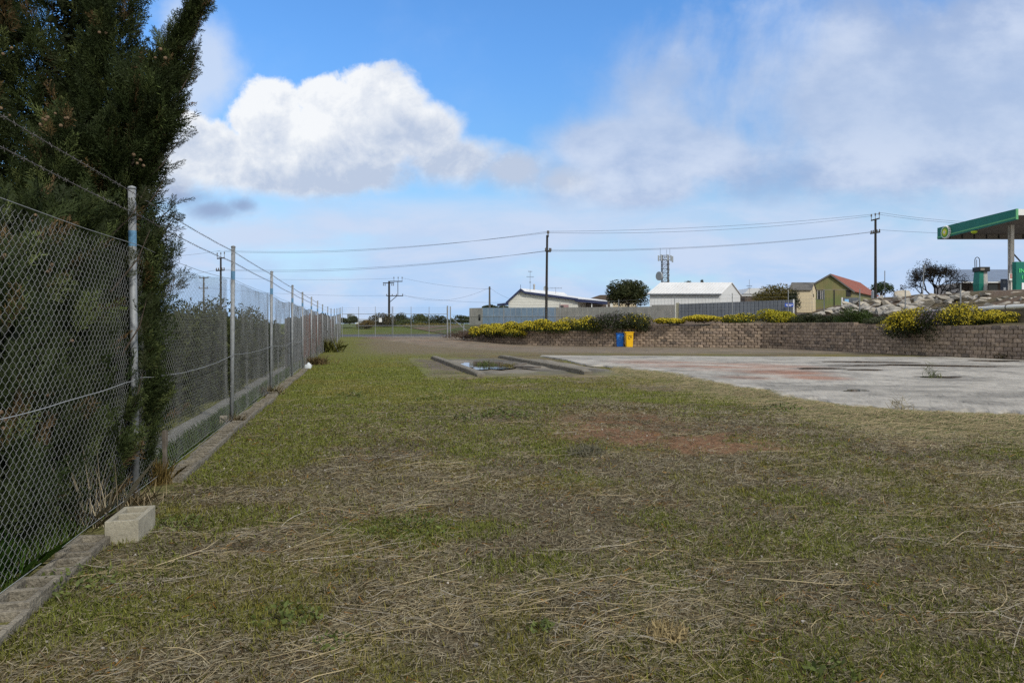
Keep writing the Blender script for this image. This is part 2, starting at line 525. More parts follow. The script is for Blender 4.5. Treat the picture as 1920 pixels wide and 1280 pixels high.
def strip(name, cols, nv, colf, mat, lift, label, cat, zf=ground_z):
    """sheet between two edges given as [(x0,y0,x1,y1)] columns, refined"""
    cols = np.array(cols, float); nu = len(cols)
    t = np.linspace(0, 1, nv)
    X = cols[:, 0:1] * (1 - t) + cols[:, 2:3] * t; Y = cols[:, 1:2] * (1 - t) + cols[:, 3:4] * t
    x = X.ravel(); y = Y.ravel(); z = zf(x, y) + lift
    T = np.repeat(t[None], nu, 0).ravel(); S = np.repeat(np.linspace(0, 1, nu)[:, None], nv, 1).ravel()
    edge = np.minimum(np.minimum(T, 1 - T) * nv / 1.5, np.minimum(S, 1 - S) * nu / 1.5)
    z = np.where(edge < .4, z - lift - .03, z)
    o = npmesh(name, np.stack([x, y, z], 1), grid_faces(nu, nv), mat, None, colf(x, y, T, S), smooth=True)
    return setp(o, label, cat, kind='structure')


# driveway from the gate round to the right, in front of the retaining wall
pxs = np.linspace(640, 2250, 260)
near_y = np.interp(pxs, [640, 760, 880, 1000, 1300, 1500, 1700, 1920, 2250], [640, 648, 655, 661, 664, 663, 663.5, 667, 672])
far_y = np.interp(pxs, [640, 760, 850, 900, 980, 1100, 1300, 1480, 1700, 1920, 2250], [634.5, 634.2, 634, 640, 646.2, 649.5, 651.5, 653.5, 660, 665, 670])
cols = []
for p, a, b in zip(pxs, near_y, far_y):
    da = gd(a) * (1 + .05 * (vnoise(p * .05, 0, 4) - .5)); db = min(gd(b), 66)
    # distances on the risen ground by the gate
    for it in range(20):
        db = min(F * (EYE - float(ground_z(XP(p, db), db))) / (b - HY), 66)
        da = F * (EYE - float(ground_z(XP(p, da), da))) / (a - HY)
    cols.append((XP(p, da), da, XP(p, db), db))


def drive_col(x, y, T, S):
    c = np.repeat(np.array((.175, .138, .098))[None], len(x), 0)
    n = fbm(x * .35, y * .8, 41); c = c * (.8 + .45 * n[:, None])
    red = sstep(.5, .7, fbm(x * .25 + 3, y * .5, 19)) * (1 - sstep(-4, 2, x))
    c = c * (1 - red[:, None] * .7) + np.array((.17, .085, .05)) * red[:, None] * .7
    g = 1 - sstep(.0, .25, T + .35 * (fbm(x * 1.2, y * 1.2, 7) - .5))
    gc = ground_col(x, y)
    c = c * (1 - g[:, None]) + gc * g[:, None]
    gg = sstep(.55, .7, fbm(x * .5, y * 1.3, 29)) * sstep(5, 15, x)
    c = c * (1 - gg[:, None] * .5) + np.array((.10, .095, .04)) * gg[:, None] * .5
    return c


strip('driveway', cols, 40, drive_col, MT['drive'], .012, 'brown gravel driveway in front of the block retaining wall', 'driveway')

# asphalt road crossing beyond the gate
cols = []
for xx in np.linspace(-70, -2.5, 60):
    y0 = 62.2 + .02 * (xx + 5); y1 = 67.5 + .35 * (xx + 25) * .2
    cols.append((xx, y0, xx, max(y1, y0 + 1.5)))
strip('road', cols, 6, lambda x, y, T, S: np.full((len(x), 3), .07), MT['road'], .015, 'grey asphalt road passing beyond the gate', 'road')

# concrete slab on the right
pxs = np.linspace(1012, 2300, 330)
low_y = np.interp(pxs, [1012, 1060, 1100, 1180, 1290, 1340, 1420, 1500, 1570, 1640, 1720, 1780, 1920, 2300],
                  [668.8, 676, 685, 694, 709, 721, 733, 749, 762, 771, 778, 781, 782, 785])
top_y = np.interp(pxs, [1012, 1300, 1600, 1780, 1850, 1920, 2300], [668, 669.5, 670.5, 671, 674, 677.5, 690])
cols = []
for i, (p, a, b) in enumerate(zip(pxs, low_y, top_y)):
    a = a + (7 * (fbm(p * .03, 1, 14) - .5) + 1.0 * (vnoise(p * .06, 5, 3) - .5)) * (a - 660) / 40
    a = max(a, b + .3)
    da, db = gd(a), gd(b); cols.append((XP(p, da), da, XP(p, db), db))


def slab_col(x, y, T, S):
    px = CX + F * x / y; py = HY + F * EYE / y
    c = np.repeat(np.array((.375, .348, .302))[None], len(x), 0)
    c = c * (.82 + .36 * fbm(x * .5, y * .5, 61)[:, None])
    red = np.zeros(len(x))
    for cx, cy, rx, ry, s in ((1330, 686, 150, 6, .6), (1470, 702, 100, 6, 1), (1400, 712, 60, 5, .6), (1530, 712, 70, 6, .9), (1250, 682, 120, 6, .7), (1380, 690, 200, 5, .8), (1420, 697, 150, 4, .6)):
        red = np.maximum(red, s * (1 - sstep(.3, 1.2, np.sqrt(((px - cx - (py - cy) * 6) / rx) ** 2 + ((py - cy) / ry) ** 2))))
    red *= sstep(.3, .65, fbm(x * .7, y * 1.2, 67) + .12)
    c = c * (1 - red[:, None] * .85) + np.array((.33, .15, .085)) * red[:, None] * .85
    dk = sstep(.6, .78, fbm(x * .35, y * 1.0, 91)) * .35
    wetn = np.zeros(len(x))
    for cx, cy, rx, ry, s in ((1680, 690, 260, 8, .6), (1800, 715, 150, 8, .5), (1600, 708, 140, 5, .4), (1850, 740, 160, 10, .2)):
        wetn = np.maximum(wetn, s * (1 - sstep(.4, 1.1, np.sqrt(((px - cx) / rx) ** 2 + ((py - cy) / ry) ** 2))))
    wetn *= sstep(.35, .65, fbm(x * .6, y * 1.5, 33))
    fine = sstep(.5, .72, fbm(x * .8, y * 1.6, 58)) * .32 + sstep(.56, .72, fbm(x * 2.5, y * 4.0, 55)) * .22 + sstep(.62, .7, fbm(x * 7, y * 9, 57)) * .2; dk = np.maximum(dk, fine)
    c = c * (1 - np.maximum(dk, wetn * .75)[:, None])
    crack = 1 - sstep(.0, .02, np.abs(((x * .22 + y * .06 + .05 * fbm(x, y, 3)) % 1) - .5))
    c = c * (1 - crack[:, None] * .3)
    return c


strip('concrete_slab', cols, 90, slab_col, MT['slab'], .03, 'large pale concrete slab with orange dirt stains and puddles', 'slab',
      zf=lambda x, y: np.maximum(ground_z(x, y), .0) * 0 + .03)


def blob_sheet(name, cx, cy, rx, ry, z, mat, seed, n=40, amp=.35, slant=0.0):
    """thin wet patch lying on the slab; cx,cy,rx,ry read off the photo, turned into ground metres"""
    vs = [(XP(cx, gd(cy)), gd(cy), z)]
    for i in range(n):
        a = 2 * pi * i / n
        k = 1 + amp * (2 * vnoise(math.cos(a) * 2 + 9, math.sin(a) * 2 + seed * 3.1, seed) - 1)
        py = cy + math.sin(a) * ry * k + math.cos(a) * slant * rx; px = cx + math.cos(a) * rx * k
        d = gd(py); vs.append((XP(px, d), d, z))
    fs = [(0, 1 + i, 1 + (i + 1) % n) for i in range(n)]
    mb = MB(); mb.add(vs, fs)
    return mb.build(name, mat)


for i, (a, l) in enumerate([((1530, 694, 40, 1.7, .01), 'thin dark puddle at the left end of the wet streaks on the slab'),
                            ((1640, 682, 70, 1.3, .015), 'farthest long dark puddle on the slab near the wall'),
                            ((1755, 688.5, 120, 1.5, .02), 'longest dark puddle streak on the slab'),
                            ((1622, 697, 36, 1.1, .02), 'short narrow puddle in the middle of the slab streaks'),
                            ((1762, 711, 42, 1.6, .015), 'nearest dark puddle beside the weed growing in the slab'),
                            ((1603, 737.5, 21, 1.6, 0), 'small isolated damp puddle in the nearer half of the slab'),
                            ((1612, 688.5, 44, .9, .0), 'faint narrow puddle between the far wet streaks'),
                            ((1870, 679.5, 70, 1.2, .01), 'wide shallow puddle at the foot of the wall on the right')]):
    setp(blob_sheet('puddle', *a[:4], .0665, MT['water'], i + 3, slant=a[4], amp=.5), l, 'puddle', kind='structure')

# old weighbridge strip: pale floor between two kerbs
def kerb(name, label, a, b, w, hgt):
    t = thing(name, label, 'kerb', (*a, 0))
    mb = MB(); n = 26
    a = Vector((*a, 0)); b = Vector((*b, 0)); dr = (b - a).normalized(); nr = Vector((-dr.y, dr.x, 0))
    vs = []; fs = []
    for i in range(n + 1):
        p = a + (b - a) * i / n
        j = lambda s=.018: random.uniform(-s, s)
        e = 1 if 0 < i < n else .7
        for q, zz in ((-.5, -.1), (-.5, hgt * .85 * e), (-.38, hgt * e), (.38, hgt * e), (.5, hgt * .85 * e), (.5, -.1)):
            vs.append(p + nr * (w * q + j(.008)) + Vector((0, 0, zz + j(.006))))
    for i in range(n):
        for k in range(5):
            fs.append((i * 6 + k, i * 6 + k + 1, i * 6 + k + 7, i * 6 + k + 6))
    fs += [tuple(range(6)), tuple(n * 6 + k for k in range(5, -1, -1))]
    mb.add(vs, fs); mb.build('kerb_body', MT['oldconc'], t)
    mb = MB()
    for i in range(40):
        p = a + (b - a) * random.random() + nr * w * random.uniform(-.7, .7) * 1.0
        s = random.uniform(.02, .05)
        mb.obox((p.x, p.y, s * .3), s, s, s * .7, Euler((random.random(), random.random(), random.random())).to_matrix(), jit=s * .2)
    o = mb.build('rubble_crumb', MT['oldconc'], t); o['kind'] = 'stuff'
    return t


KA0, KA1 = (-.86, 19.6), (-3.5, 31)
KB0, KB1 = (2.28, 20.6), (-.5, 31.4)
kerb('concrete_kerb', 'weathered concrete kerb left of the puddle in the grass', KA0, KA1, .26, .15)
kerb('concrete_kerb', 'longer weathered concrete kerb right of the puddle beside the slab', KB0, KB1, .28, .17)
cols = []
for t in np.linspace(-.02, 1.0, 50):
    xa = KA0[0] + (KA1[0] - KA0[0]) * t - .1; ya = KA0[1] + (KA1[1] - KA0[1]) * t
    xb = KB0[0] + (KB1[0] - KB0[0]) * t + 1.6; yb = KB0[1] + (KB1[1] - KB0[1]) * t
    cols.append((xa, ya, xb, yb))


def pad_col(x, y, T, S):
    c = np.repeat(np.array((.20, .175, .135))[None], len(x), 0) * (.6 + .75 * fbm(x * 1.1, y * .7, 45)[:, None])
    d = sstep(.45, .65, fbm(x * .9, y * .5 + 8, 46)); c = c * (1 - .45 * d[:, None])
    g = 1 - sstep(.05, .2, np.minimum(S, 1 - S) + .2 * (fbm(x * 2, y * 2, 8) - .5)); gc = ground_col(x, y)
    return c * (1 - g[:, None]) + gc * g[:, None]


strip('concrete_pad', cols, 40, pad_col, MT['slab'], .03, 'dirty concrete pad between the two old kerbs', 'concrete pad')
cols = [(XP(p, gd(711)), gd(711), XP(p - 40, gd(671)), gd(671)) for p in np.linspace(800, 900, 30)]


def dirt_col(x, y, T, S):
    c = np.repeat(np.array((.14, .11, .082))[None], len(x), 0) * (.6 + .8 * fbm(x * .9, y * .6, 75)[:, None])
    g = 1 - sstep(.05, .35, np.minimum(np.minimum(S, 1 - S), np.minimum(T, 1 - T)) + .3 * (fbm(x * 2, y * 2, 8) - .5)); gc = ground_col(x, y)
    return c * (1 - g[:, None]) + gc * g[:, None]


strip('dirt_patch', cols, 30, dirt_col, MT['drive'], .02, 'bare brown dirt left of the nearer kerb', 'dirt')
setp(blob_sheet('puddle', 922, 690.5, 42, 5.5, .075, MT['water'], 41, amp=.4), 'rainwater puddle reflecting sky between the two kerbs', 'puddle', kind='structure')
setp(blob_sheet('puddle', 880, 686, 14, 2.6, .075, MT['water'], 44, amp=.4), 'small pool of water against the left kerb', 'puddle', kind='structure')
d = gd(686)
t = thing('timber_beam', 'dark timber beam lying across the pad behind the puddle', 'beam', (XP(915, d), d, .03))
mb = MB(); mb.beam((XP(888, d), d, .11), (XP(943, d), d - .2, .10), .14, .14); mb.build('beam_body', MT['timber'], t, bevel=.01)
for q in (.1, .5, .9):
    mb = MB(); mb.tube([(XP(888 + 55 * q, d), d - .075 - .2 * q, .12), (XP(888 + 55 * q, d), d - .09 - .2 * q, .12)], .015, 6); mb.build('bolt', MT['black'], t)
d = gd(692)
t = thing('timber_beam', 'broken board leaning on the right kerb beside the puddle', 'board', (XP(985, d), d, .03))
mb = MB(); mb.beam((XP(972, d), d, .09), (XP(1008, d - .9), d - .9, .12), .3, .05); mb.beam((XP(985, d), d + .8, .16), (XP(965, d), d + .3, .07), .2, .05)
mb.build('beam_body', MT['timber'], t, bevel=.01)


# ================================================================ GRASS
def fence_x(y):
    return -3.17 - .229 * (np.asarray(y) - 5.84)


SLABX = np.array([c[0] for c in cols])


def on_hard(x, y):
    px = CX + F * x / y; py = HY + F * EYE / y
    a = np.interp(px, [1012, 1060, 1100, 1180, 1290, 1340, 1420, 1500, 1570, 1640, 1720, 1780, 1920, 2300],
                  [668.8, 676, 685, 694, 709, 721, 733, 749, 762, 771, 778, 781, 782, 785])
    slab = (px > 1012) & (py < a - 1)
    drv = (py < np.interp(px, [640, 760, 880, 1000, 1300], [643, 650, 657, 664, 669])) & (px > 645)
    kx = (px - 815) - (py - 665) * 2.3
    pad = (py < 706) & (py > 668) & (kx > -10) & (kx < 205)
    return slab | drv | pad


def scatter(n, d0, d1, p, rng, spread=.82):
    """ground points, denser near the lot's near end: density ~ d^-p"""
    q = 2 - p
    u = rng.random(n); d = (d0 ** q + u * (d1 ** q - d0 ** q)) ** (1 / q)
    x = rng.uniform(-spread, spread * 1.45, n) * d
    return x, d


def blades(x, y, hgt, wid, lean, az, col, rng):
    n = len(x); z = ground_z(x, y) - .004
    b = np.stack([x, y, z], 1)
    side = np.stack([np.cos(az + 1.57), np.sin(az + 1.57), np.zeros(n)], 1) * (wid / 2)[:, None]
    dirv = np.stack([np.cos(az) * np.sin(lean), np.sin(az) * np.sin(lean), np.cos(lean)], 1)
    mid = b + dirv * (hgt * .55)[:, None]
    tipd = np.stack([np.cos(az) * np.sin(lean * 1.5), np.sin(az) * np.sin(lean * 1.5), np.cos(np.minimum(lean * 1.5, 1.6))], 1)
    tip = mid + tipd * (hgt * .45)[:, None]
    V = np.stack([b - side, b + side, mid + side * .8, tip, mid - side * .8], 1).reshape(-1, 3)
    Fq = np.arange(5 * n).reshape(n, 5)
    return V, Fq, np.repeat(col, 5, 0)


rng = np.random.default_rng(5)
x, y = scatter(760000, 2.3, 42, 1.3, rng)
g, s, r, m, ba = zones(x, y)
dens = np.clip(.5 + .9 * g + .3 * m + .2 * s - .85 * r - .25 * ba, .04, 1) * (1 - .97 * sstep(20, 36, y))
keep = (x > fence_x(y) + .22) & ~on_hard(x, y) & (rng.random(len(x)) < dens)
x = x[keep]; y = y[keep]; g = g[keep]; s = s[keep]; m = m[keep]; n = len(x)
isg = rng.random(n) < np.clip(g * 1.1 + .16, 0, .95)
ism = rng.random(n) < m * .6
hue = fbm(x * .6, y * .6, 501)[:, None]
col = np.where(isg[:, None], pal(rng, n, (.115, .145, .022), (.215, .225, .045)) * (1 - sstep(.45, .7, hue)) + pal(rng, n, (.17, .16, .03), (.25, .22, .06)) * sstep(.45, .7, hue),
               np.where(ism[:, None], pal(rng, n, (.13, .11, .025), (.20, .165, .035)), pal(rng, n, (.115, .10, .05), (.22, .19, .11))))
hg = rng.uniform(.018, .05, n) * np.where(isg, 1.1, .8) * (.6 + .5 * fbm(x * 2.5, y * 2.5, 401)) * 1.3
V, Q, C = blades(x, y, hg, (.0018 + .0006 * y) * rng.uniform(.6, 1.4, n), np.where(isg, rng.uniform(.1, .9, n), rng.uniform(.6, 1.5, n)), rng.uniform(0, 2 * pi, n), col, rng)
setp(npmesh('grass', V, Q, MT['blade'], None, C), 'short mixed green and brown grass covering the lot', 'grass', kind='stuff')

# straw: long dead stems lying flat
def stems(x, y, L, wid, az, col, lift, rng, seg=4):
    n = len(x); t = np.linspace(-.5, .5, seg + 1)
    bend = rng.normal(0, .35, n)
    pts = []
    for k in t:
        a = az + bend * k * 1.5
        px = x + np.cos(a) * L * k; py = y + np.sin(a) * L * k
        pz = ground_z(px, py) + .006 + lift * (1 - (k * 2) ** 2 * .8) + rng.uniform(0, .004, n) + np.maximum(0, k - .25) * L * rng.uniform(0, .25, n)
        pts.append(np.stack([px, py, pz], 1))
    pts = np.stack(pts, 1)
    sd = np.stack([-np.sin(az), np.cos(az), np.full(n, .5)], 1); sd /= np.linalg.norm(sd, axis=1, keepdims=True)
    w = (wid / 2)[:, None, None] * np.array([.7, 1, 1, .8, .3])[None, :, None] * sd[:, None]
    V = np.concatenate([pts - w, pts + w], 1)  # n, 2*(seg+1), 3
    b = np.arange(n)[:, None] * (2 * (seg + 1))
    fs = [np.stack([b[:, 0] + k, b[:, 0] + k + 1, b[:, 0] + seg + 2 + k, b[:, 0] + seg + 1 + k], 1) for k in range(seg)]
    return V.reshape(-1, 3), np.concatenate(fs), np.repeat(col, 2 * (seg + 1), 0)


x, y = scatter(76000, 2.3, 24, 1.5, rng)
g, s, r, m, ba = zones(x, y)
cl = fbm(x * 1.3, y * 2.2, 131)
keep = (x > fence_x(y) + .2) & ~on_hard(x, y) & (rng.random(len(x)) < np.clip(.06 + .28 * s + .9 * sstep(.53, .70, cl) - .3 * g - .6 * r, .02, 1))
x = x[keep]; y = y[keep]; n = len(x)
big = rng.random(n) < .05
L = np.where(big, rng.uniform(.2, .6, n), rng.uniform(.03, .15, n)) * (1 + .015 * y)
wd = np.where(big, rng.uniform(.002, .0040, n), rng.uniform(.0008, .0018, n)) + .00027 * y
az = rng.normal(.28, .55, n); alt = rng.random(n) < .5; az = np.where(alt, rng.uniform(0, 2 * pi, n), az)
col = np.where((rng.random(n) < .25)[:, None], pal(rng, n, (.26, .23, .18), (.42, .38, .31)), pal(rng, n, (.23, .18, .10), (.44, .36, .21)))
V, Q, C = stems(x, y, L, wd, az, col, rng.uniform(0, .02, n), rng)
setp(npmesh('straw', V, Q, MT['blade'], None, C), 'dry cut straw stems strewn over the grass', 'straw', kind='stuff')

# matted thatch: very many short dead bits lying on the soil
n = 400000
x, y = scatter(n, 2.3, 13, 1.0, rng)
g, s, r, m, ba = zones(x, y)
keep = (x > fence_x(y) + .2) & ~on_hard(x, y) & (rng.random(n) < np.clip(.75 - .45 * g - .6 * r + .2 * s, .08, 1))
x = x[keep]; y = y[keep]; n = len(x); tone = fbm(x * 2.2, y * 2.2, 303)
L_ = rng.uniform(.012, .06, n) * (1 + .05 * y)
col = np.where((rng.random(n) < .22)[:, None], pal(rng, n, (.08, .06, .035), (.15, .10, .05)), pal(rng, n, (.16, .138, .088), (.32, .28, .19))) * (.55 + .8 * tone)[:, None]
or_ = (rng.random(n) < .05) & (tone < .5); col[or_] = pal(rng, or_.sum(), (.22, .10, .02), (.30, .15, .03))
az = rng.uniform(0, 2 * pi, n)
dv = np.stack([np.cos(az), np.sin(az), rng.normal(.05, .22, n)], 1) * (L_ / 2)[:, None]
sd = np.stack([-np.sin(az), np.cos(az), np.full(n, .6)], 1) * (rng.uniform(.0006, .0015, n) + .00025 * y)[:, None]
ce = np.stack([x, y, ground_z(x, y) + .004 + np.abs(dv[:, 2])], 1)
V = np.stack([ce - dv - sd, ce + dv - sd * .4, ce + dv + sd * .4, ce - dv + sd], 1).reshape(-1, 3)
setp(npmesh('thatch', V, np.arange(4 * n).reshape(n, 4), MT['blade'], None, np.repeat(col, 4, 0)), 'fine matted dead grass bits covering the soil between the green patches', 'straw', kind='stuff')

# raked straw heap along the near edge of the slab
n = 52000
p = rng.uniform(1150, 2290, n)
e = np.interp(p, [1150, 1180, 1290, 1340, 1420, 1500, 1570, 1640, 1720, 1780, 1920, 2300], [690, 694, 709, 721, 733, 749, 762, 771, 778, 781, 782, 785])
v = np.abs(rng.normal(0, 1, n)); dpy = (v * 15 * (e - 600) / 130 + rng.uniform(-6, 2, n))
yy = gd(e + dpy); xx = (p - CX) / F * yy
keep = rng.random(n) < .25 + sstep(.4, .62, fbm(xx * .8, yy * .8, 17))
xx = xx[keep]; yy = yy[keep]; v = v[keep]; n = len(xx)
hp = .13 * np.exp(-((v - .7) / .7) ** 2) * (.4 + .9 * fbm(xx * 1.2, yy * 1.2, 19))
az = rng.normal(0, .7, n)
isg = rng.random(n) < .22
col = np.where(isg[:, None], pal(rng, n, (.07, .10, .025), (.11, .14, .04)), pal(rng, n, (.21, .17, .095), (.40, .33, .19)))
V, Q, C = stems(xx, yy, rng.uniform(.1, .45, n), rng.uniform(.004, .008, n), az, col, hp * rng.random(n), rng)
setp(npmesh('straw_heap', V, Q, MT['blade'], None, C), 'raked heap of dead grass along the edge of the concrete slab', 'straw', kind='stuff')

# scattered white pebbles and shell grit
n = 900
x, y = scatter(n, 2.4, 18, 1.2, rng)
k = (x > fence_x(y) + .4) & ~on_hard(x, y); x = x[k]; y = y[k]
mb = MB()
for a, b in zip(x, y):
    s = random.uniform(.003, .011) + .0004 * b
    zg = float(ground_z(a, b)); q = random.uniform(.6, 1.1); w = random.choice([1, 1, .5])
    mb.obox((a, b, zg + s * .6), s * 1.5, s, s, Euler((random.random() * 3, random.random() * 3, random.random() * 3)).to_matrix(), col=(.5 * w * q, .46 * w * q, .40 * w * q), jit=s * .25)
setp(mb.build('pebbles', MT['leaf'], col=True), 'small white pebbles scattered through the grass', 'pebbles', kind='stuff')


# weeds: rosettes of broad leaves
def weed(name, label, px, py, rad, n, a=(.075, .10, .025), b=(.125, .15, .04), up=.5, lsize=.05, group=None, aspect=.5, seed=0, cat='weed'):
    rng = np.random.default_rng(seed + 900)
    d = gd(py); cx = XP(px, d); z0 = float(ground_z(cx, d))
    if cat == 'weed': n = int(n * .8); lsize *= .72
    t = thing(name, label, cat, (cx, d, z0), 0, group)
    r = rad * np.sqrt(rng.random(n)); an = rng.uniform(0, 2 * pi, n)
    P = np.stack([cx + r * np.cos(an), d + r * np.sin(an), z0 + .01 + up * rad * rng.random(n) * (1 - (r / rad) ** 2 * .7)], 1)
    Nn = np.stack([np.cos(an) * .5, np.sin(an) * .5, np.ones(n)], 1)
    V, Q = leaf_quads(P, Nn, rng.uniform(.6, 1.4, n) * lsize, aspect, rng)
    npmesh('leaves', V, Q, MT['leaf'], t, rep4(pal(rng, n, a, b)))
    mb = MB()
    for i in range(6):
        a2 = rng.uniform(0, 2 * pi)
        mb.tube([(cx, d, z0 - .02), (cx + math.cos(a2) * rad * .4, d + math.sin(a2) * rad * .4, z0 + up * rad * .4)], [.004, .002], 4)
    mb.build('stem', MT['leaf'], t)
    return t


for i, (px, py, r_, n_, l) in enumerate([
        (540, 1158, .17, 150, 'leafy green weed in the near left foreground'),
        (330, 985, .2, 170, 'low green weed right behind the standing concrete block'),
        (130, 1100, .24, 220, 'low spreading weed beside the near end of the block edging'),
        (770, 992, .3, 220, 'wide low green weed patch in the middle of the foreground'),
        (950, 782, .42, 260, 'dark green weed clump in mid lawn below the puddle'),
        (880, 787, .3, 150, 'smaller flat weed left of the mid lawn clump'),
        (1560, 1268, .12, 90, 'weed at the bottom edge of the lawn on the right'),
        (1015, 1180, .08, 60, 'tiny weed beside long straw stems near the bottom edge'),
        (620, 1205, .09, 60, 'small weed among straw near the bottom left'),
        (660, 745, .35, 140, 'dark weed patch on the lawn beside the fence line'),
        (1470, 770, .4, 160, 'weed clump at the lower edge of the straw heap'),
        (810, 752, .35, 120, 'flat weed on the green lawn in the distance')]):
    weed('weed', l, px, py, r_, n_, seed=i, lsize=.045 if py > 900 else .07, up=.35)
weed('grass_tuft', 'dry grey tuft standing in the lawn below the red gravel', 1097, 851, .22, 260, (.10, .09, .06), (.16, .15, .10), .6, .12, aspect=.08, seed=40, cat='grass tuft')
weed('grass_tuft', 'thin tuft growing out of the slab beside a puddle', 1747, 712, .22, 90, (.06, .08, .025), (.12, .12, .05), 2.2, .3, aspect=.05, seed=41, cat='grass tuft')
weed('grass_tuft', 'tall straw tuft on the slab edge heap', 1690, 775, .2, 90, (.24, .2, .12), (.38, .33, .2), 1.2, .22, aspect=.04, seed=42, cat='grass tuft')
weed('grass_tuft', 'tawny fluffy seed head lying near the bottom right of centre', 1248, 1195, .1, 260, (.25, .19, .09), (.36, .28, .14), .4, .07, aspect=.1, seed=43, cat='grass tuft')
weed('reed_patch', 'green reeds growing in the puddle behind the timber beam', 912, 688, .42, 380, (.05, .09, .015), (.12, .13, .03), .55, .16, aspect=.1, seed=44, cat='reeds')
weed('reed_patch', 'brownish reeds at the right side of the puddle', 955, 690, .4, 260, (.10, .09, .03), (.16, .13, .05), .5, .15, aspect=.1, seed=45, cat='reeds')
# ================================================================ CHAIN LINK FENCE
PD = [1.25, 5.84, 10.3, 15.0, 19.8, 23.8, 27.9, 32.2, 37.3, 41.6, 45.6, 49.6, 53.4, 57.2, 61.0]
PXY = []
for d in PD:
    xx = -3.17 - .2235 * (d - 5.84) if d < 37 else -10.20 - .2045 * (d - 37.3)
    PXY.append((xx, d, float(ground_z(xx, d))))
fence = thing('chain_link_fence', 'long galvanised chain link fence with barbed wire along the left side of the lot', 'fence', PXY[1])
PH = 2.62
mb = MB(); mb.tube([(0, 0, -.15), (0, 0, PH)], .03, 12); mb.tube([(0, 0, PH), (0, 0, PH + .02), (0, 0, PH + .03)], [.035, .03, .005], 12)
post0 = mb.build('post', MT['galv'], fence, smooth=False, local=True)
for f in post0.data.polygons: f.use_smooth = len(f.vertices) == 4
mb = MB(); mb.tube([(0, 0, 2.14), (0, 0, 2.27)], .0312, 12)
band0 = mb.build('paint_band', MT['bluepaint'], post0, local=True)
ORG[post0] = ORG[fence]
for i, p in enumerate(PXY):
    o = post0 if i == 0 else copy_tree(post0, fence)
    if i == 0: CH[post0] = [band0]
    o.location = Vector(p) - ORG[fence]
    o.rotation_euler = (random.uniform(-.012, .012), random.uniform(-.012, .012), random.random() * 6)
    if i == 1: o.rotation_euler = (0.0, -.012, 0)


def link_mesh(name, width, height, p, half, rad, rng, sag=.03, sides=3):
    nw = int(width / p); ns = int(height / half)
    k = np.arange(ns + 1)
    top = height + 0 * k
    V = []; Fc = []; base = 0
    ang = np.arange(sides) * 2 * pi / sides
    for i in range(nw):
        xx = i * p + np.where((k + i) % 2 == 0, -.05 * p, p * 1.05)
        zz = k * half
        cx = xx / width
        bow = -sag * np.sin(cx * pi) ** 2 * (zz / height) ** 3
        wob = .012 * (vnoise(xx * 2.2, zz * 1.4, 3) - .5) * 2
        yy = np.where((k + i) % 2 == 0, .003, -.003) + wob * 1.8
        zz2 = zz + bow + .006 * (vnoise(xx * 6, zz * 3, 8) - .5) + (k == ns) * rng.uniform(-.008, .012, len(k))
        P = np.stack([xx + .004 * (vnoise(xx * 5, zz * 5, 9) - .5), yy, zz2], 1)
        ring = np.stack([np.zeros(sides), np.cos(ang) * rad, np.sin(ang) * rad], 1)
        ring[:, 0] = np.cos(ang) * rad * .7
        ring[:, 2] = 0; ring[:, 1] = np.sin(ang) * rad
        vv = P[:, None] + ring[None]
        V.append(vv.reshape(-1, 3))
        b = base + np.arange(ns)[:, None] * sides + np.arange(sides)[None]
        b2 = base + np.arange(ns)[:, None] * sides + (np.arange(sides)[None] + 1) % sides
        Fc.append(np.stack([b, b2, b2 + sides, b + sides], -1).reshape(-1, 4)); base += (ns + 1) * sides
    return np.concatenate(V), np.concatenate(Fc)


rngf = np.random.default_rng(3)
Vm, Fm = link_mesh('m', 4.6, 2.08, .036, .0345, .00155, rngf)
panel = npmesh('mesh_panel', Vm, Fm, MT['wire'], fence, local=True)
Vt, Ft = link_mesh('m', 4.6, 2.08, .036, .0345, .0015, np.random.default_rng(9), sag=.07)
panel2 = npmesh('mesh_panel', Vt, Ft, MT['wire'], fence, local=True)
for i in range(len(PXY) - 1):
    a = Vector(PXY[i]); b = Vector(PXY[i + 1]); dv = b - a
    src = panel if i % 2 == 0 else panel2
    o = src if i < 2 else src.copy()
    if i >= 2: link(o); o.parent = fence; ORG[o] = ORG[fence]
    o.location = a + Vector((0, 0, .07)) - ORG[fence] + Vector((-.03, 0, 0))
    Lh = Vector((dv.x, dv.y)).length
    o.scale = (Lh / 4.6, 1, 1)
    o.rotation_euler = (random.uniform(-.008, .008), -math.atan2(dv.z, Lh), math.atan2(dv.y, dv.x))


def strand(h, sag, r, barbs=False, n=8, twist=False):
    mb = MB()
    for i in range(len(PXY) - 1):
        a = Vector(PXY[i]) + Vector((.032, 0, h)); b = Vector(PXY[i + 1]) + Vector((.032, 0, h))
        pts = []
        for k in range(n + 1):
            t = k / n; p = a.lerp(b, t); p.z -= sag * 4 * t * (1 - t) * (1 + .3 * math.sin(i * 2.3)); p.z += random.uniform(-.004, .004); pts.append(p)
        mb.tube(pts, r, 4, cap=False)
        if barbs and i < 7:
            m = int((b - a).length / .11)
            for k in range(m):
                t = (k + .5) / m; p = a.lerp(b, t); p.z -= sag * 4 * t * (1 - t) * (1 + .3 * math.sin(i * 2.3))
                an = random.random() * 6
                v = Vector((math.cos(an), .25, math.sin(an))) * .016
                mb.tube([p - v, p + v], .0016, 3, cap=False)
                v = Vector((math.cos(an + 1.5), -.25, math.sin(an + 1.5))) * .016
                mb.tube([p - v, p + v], .0016, 3, cap=False)
    return mb


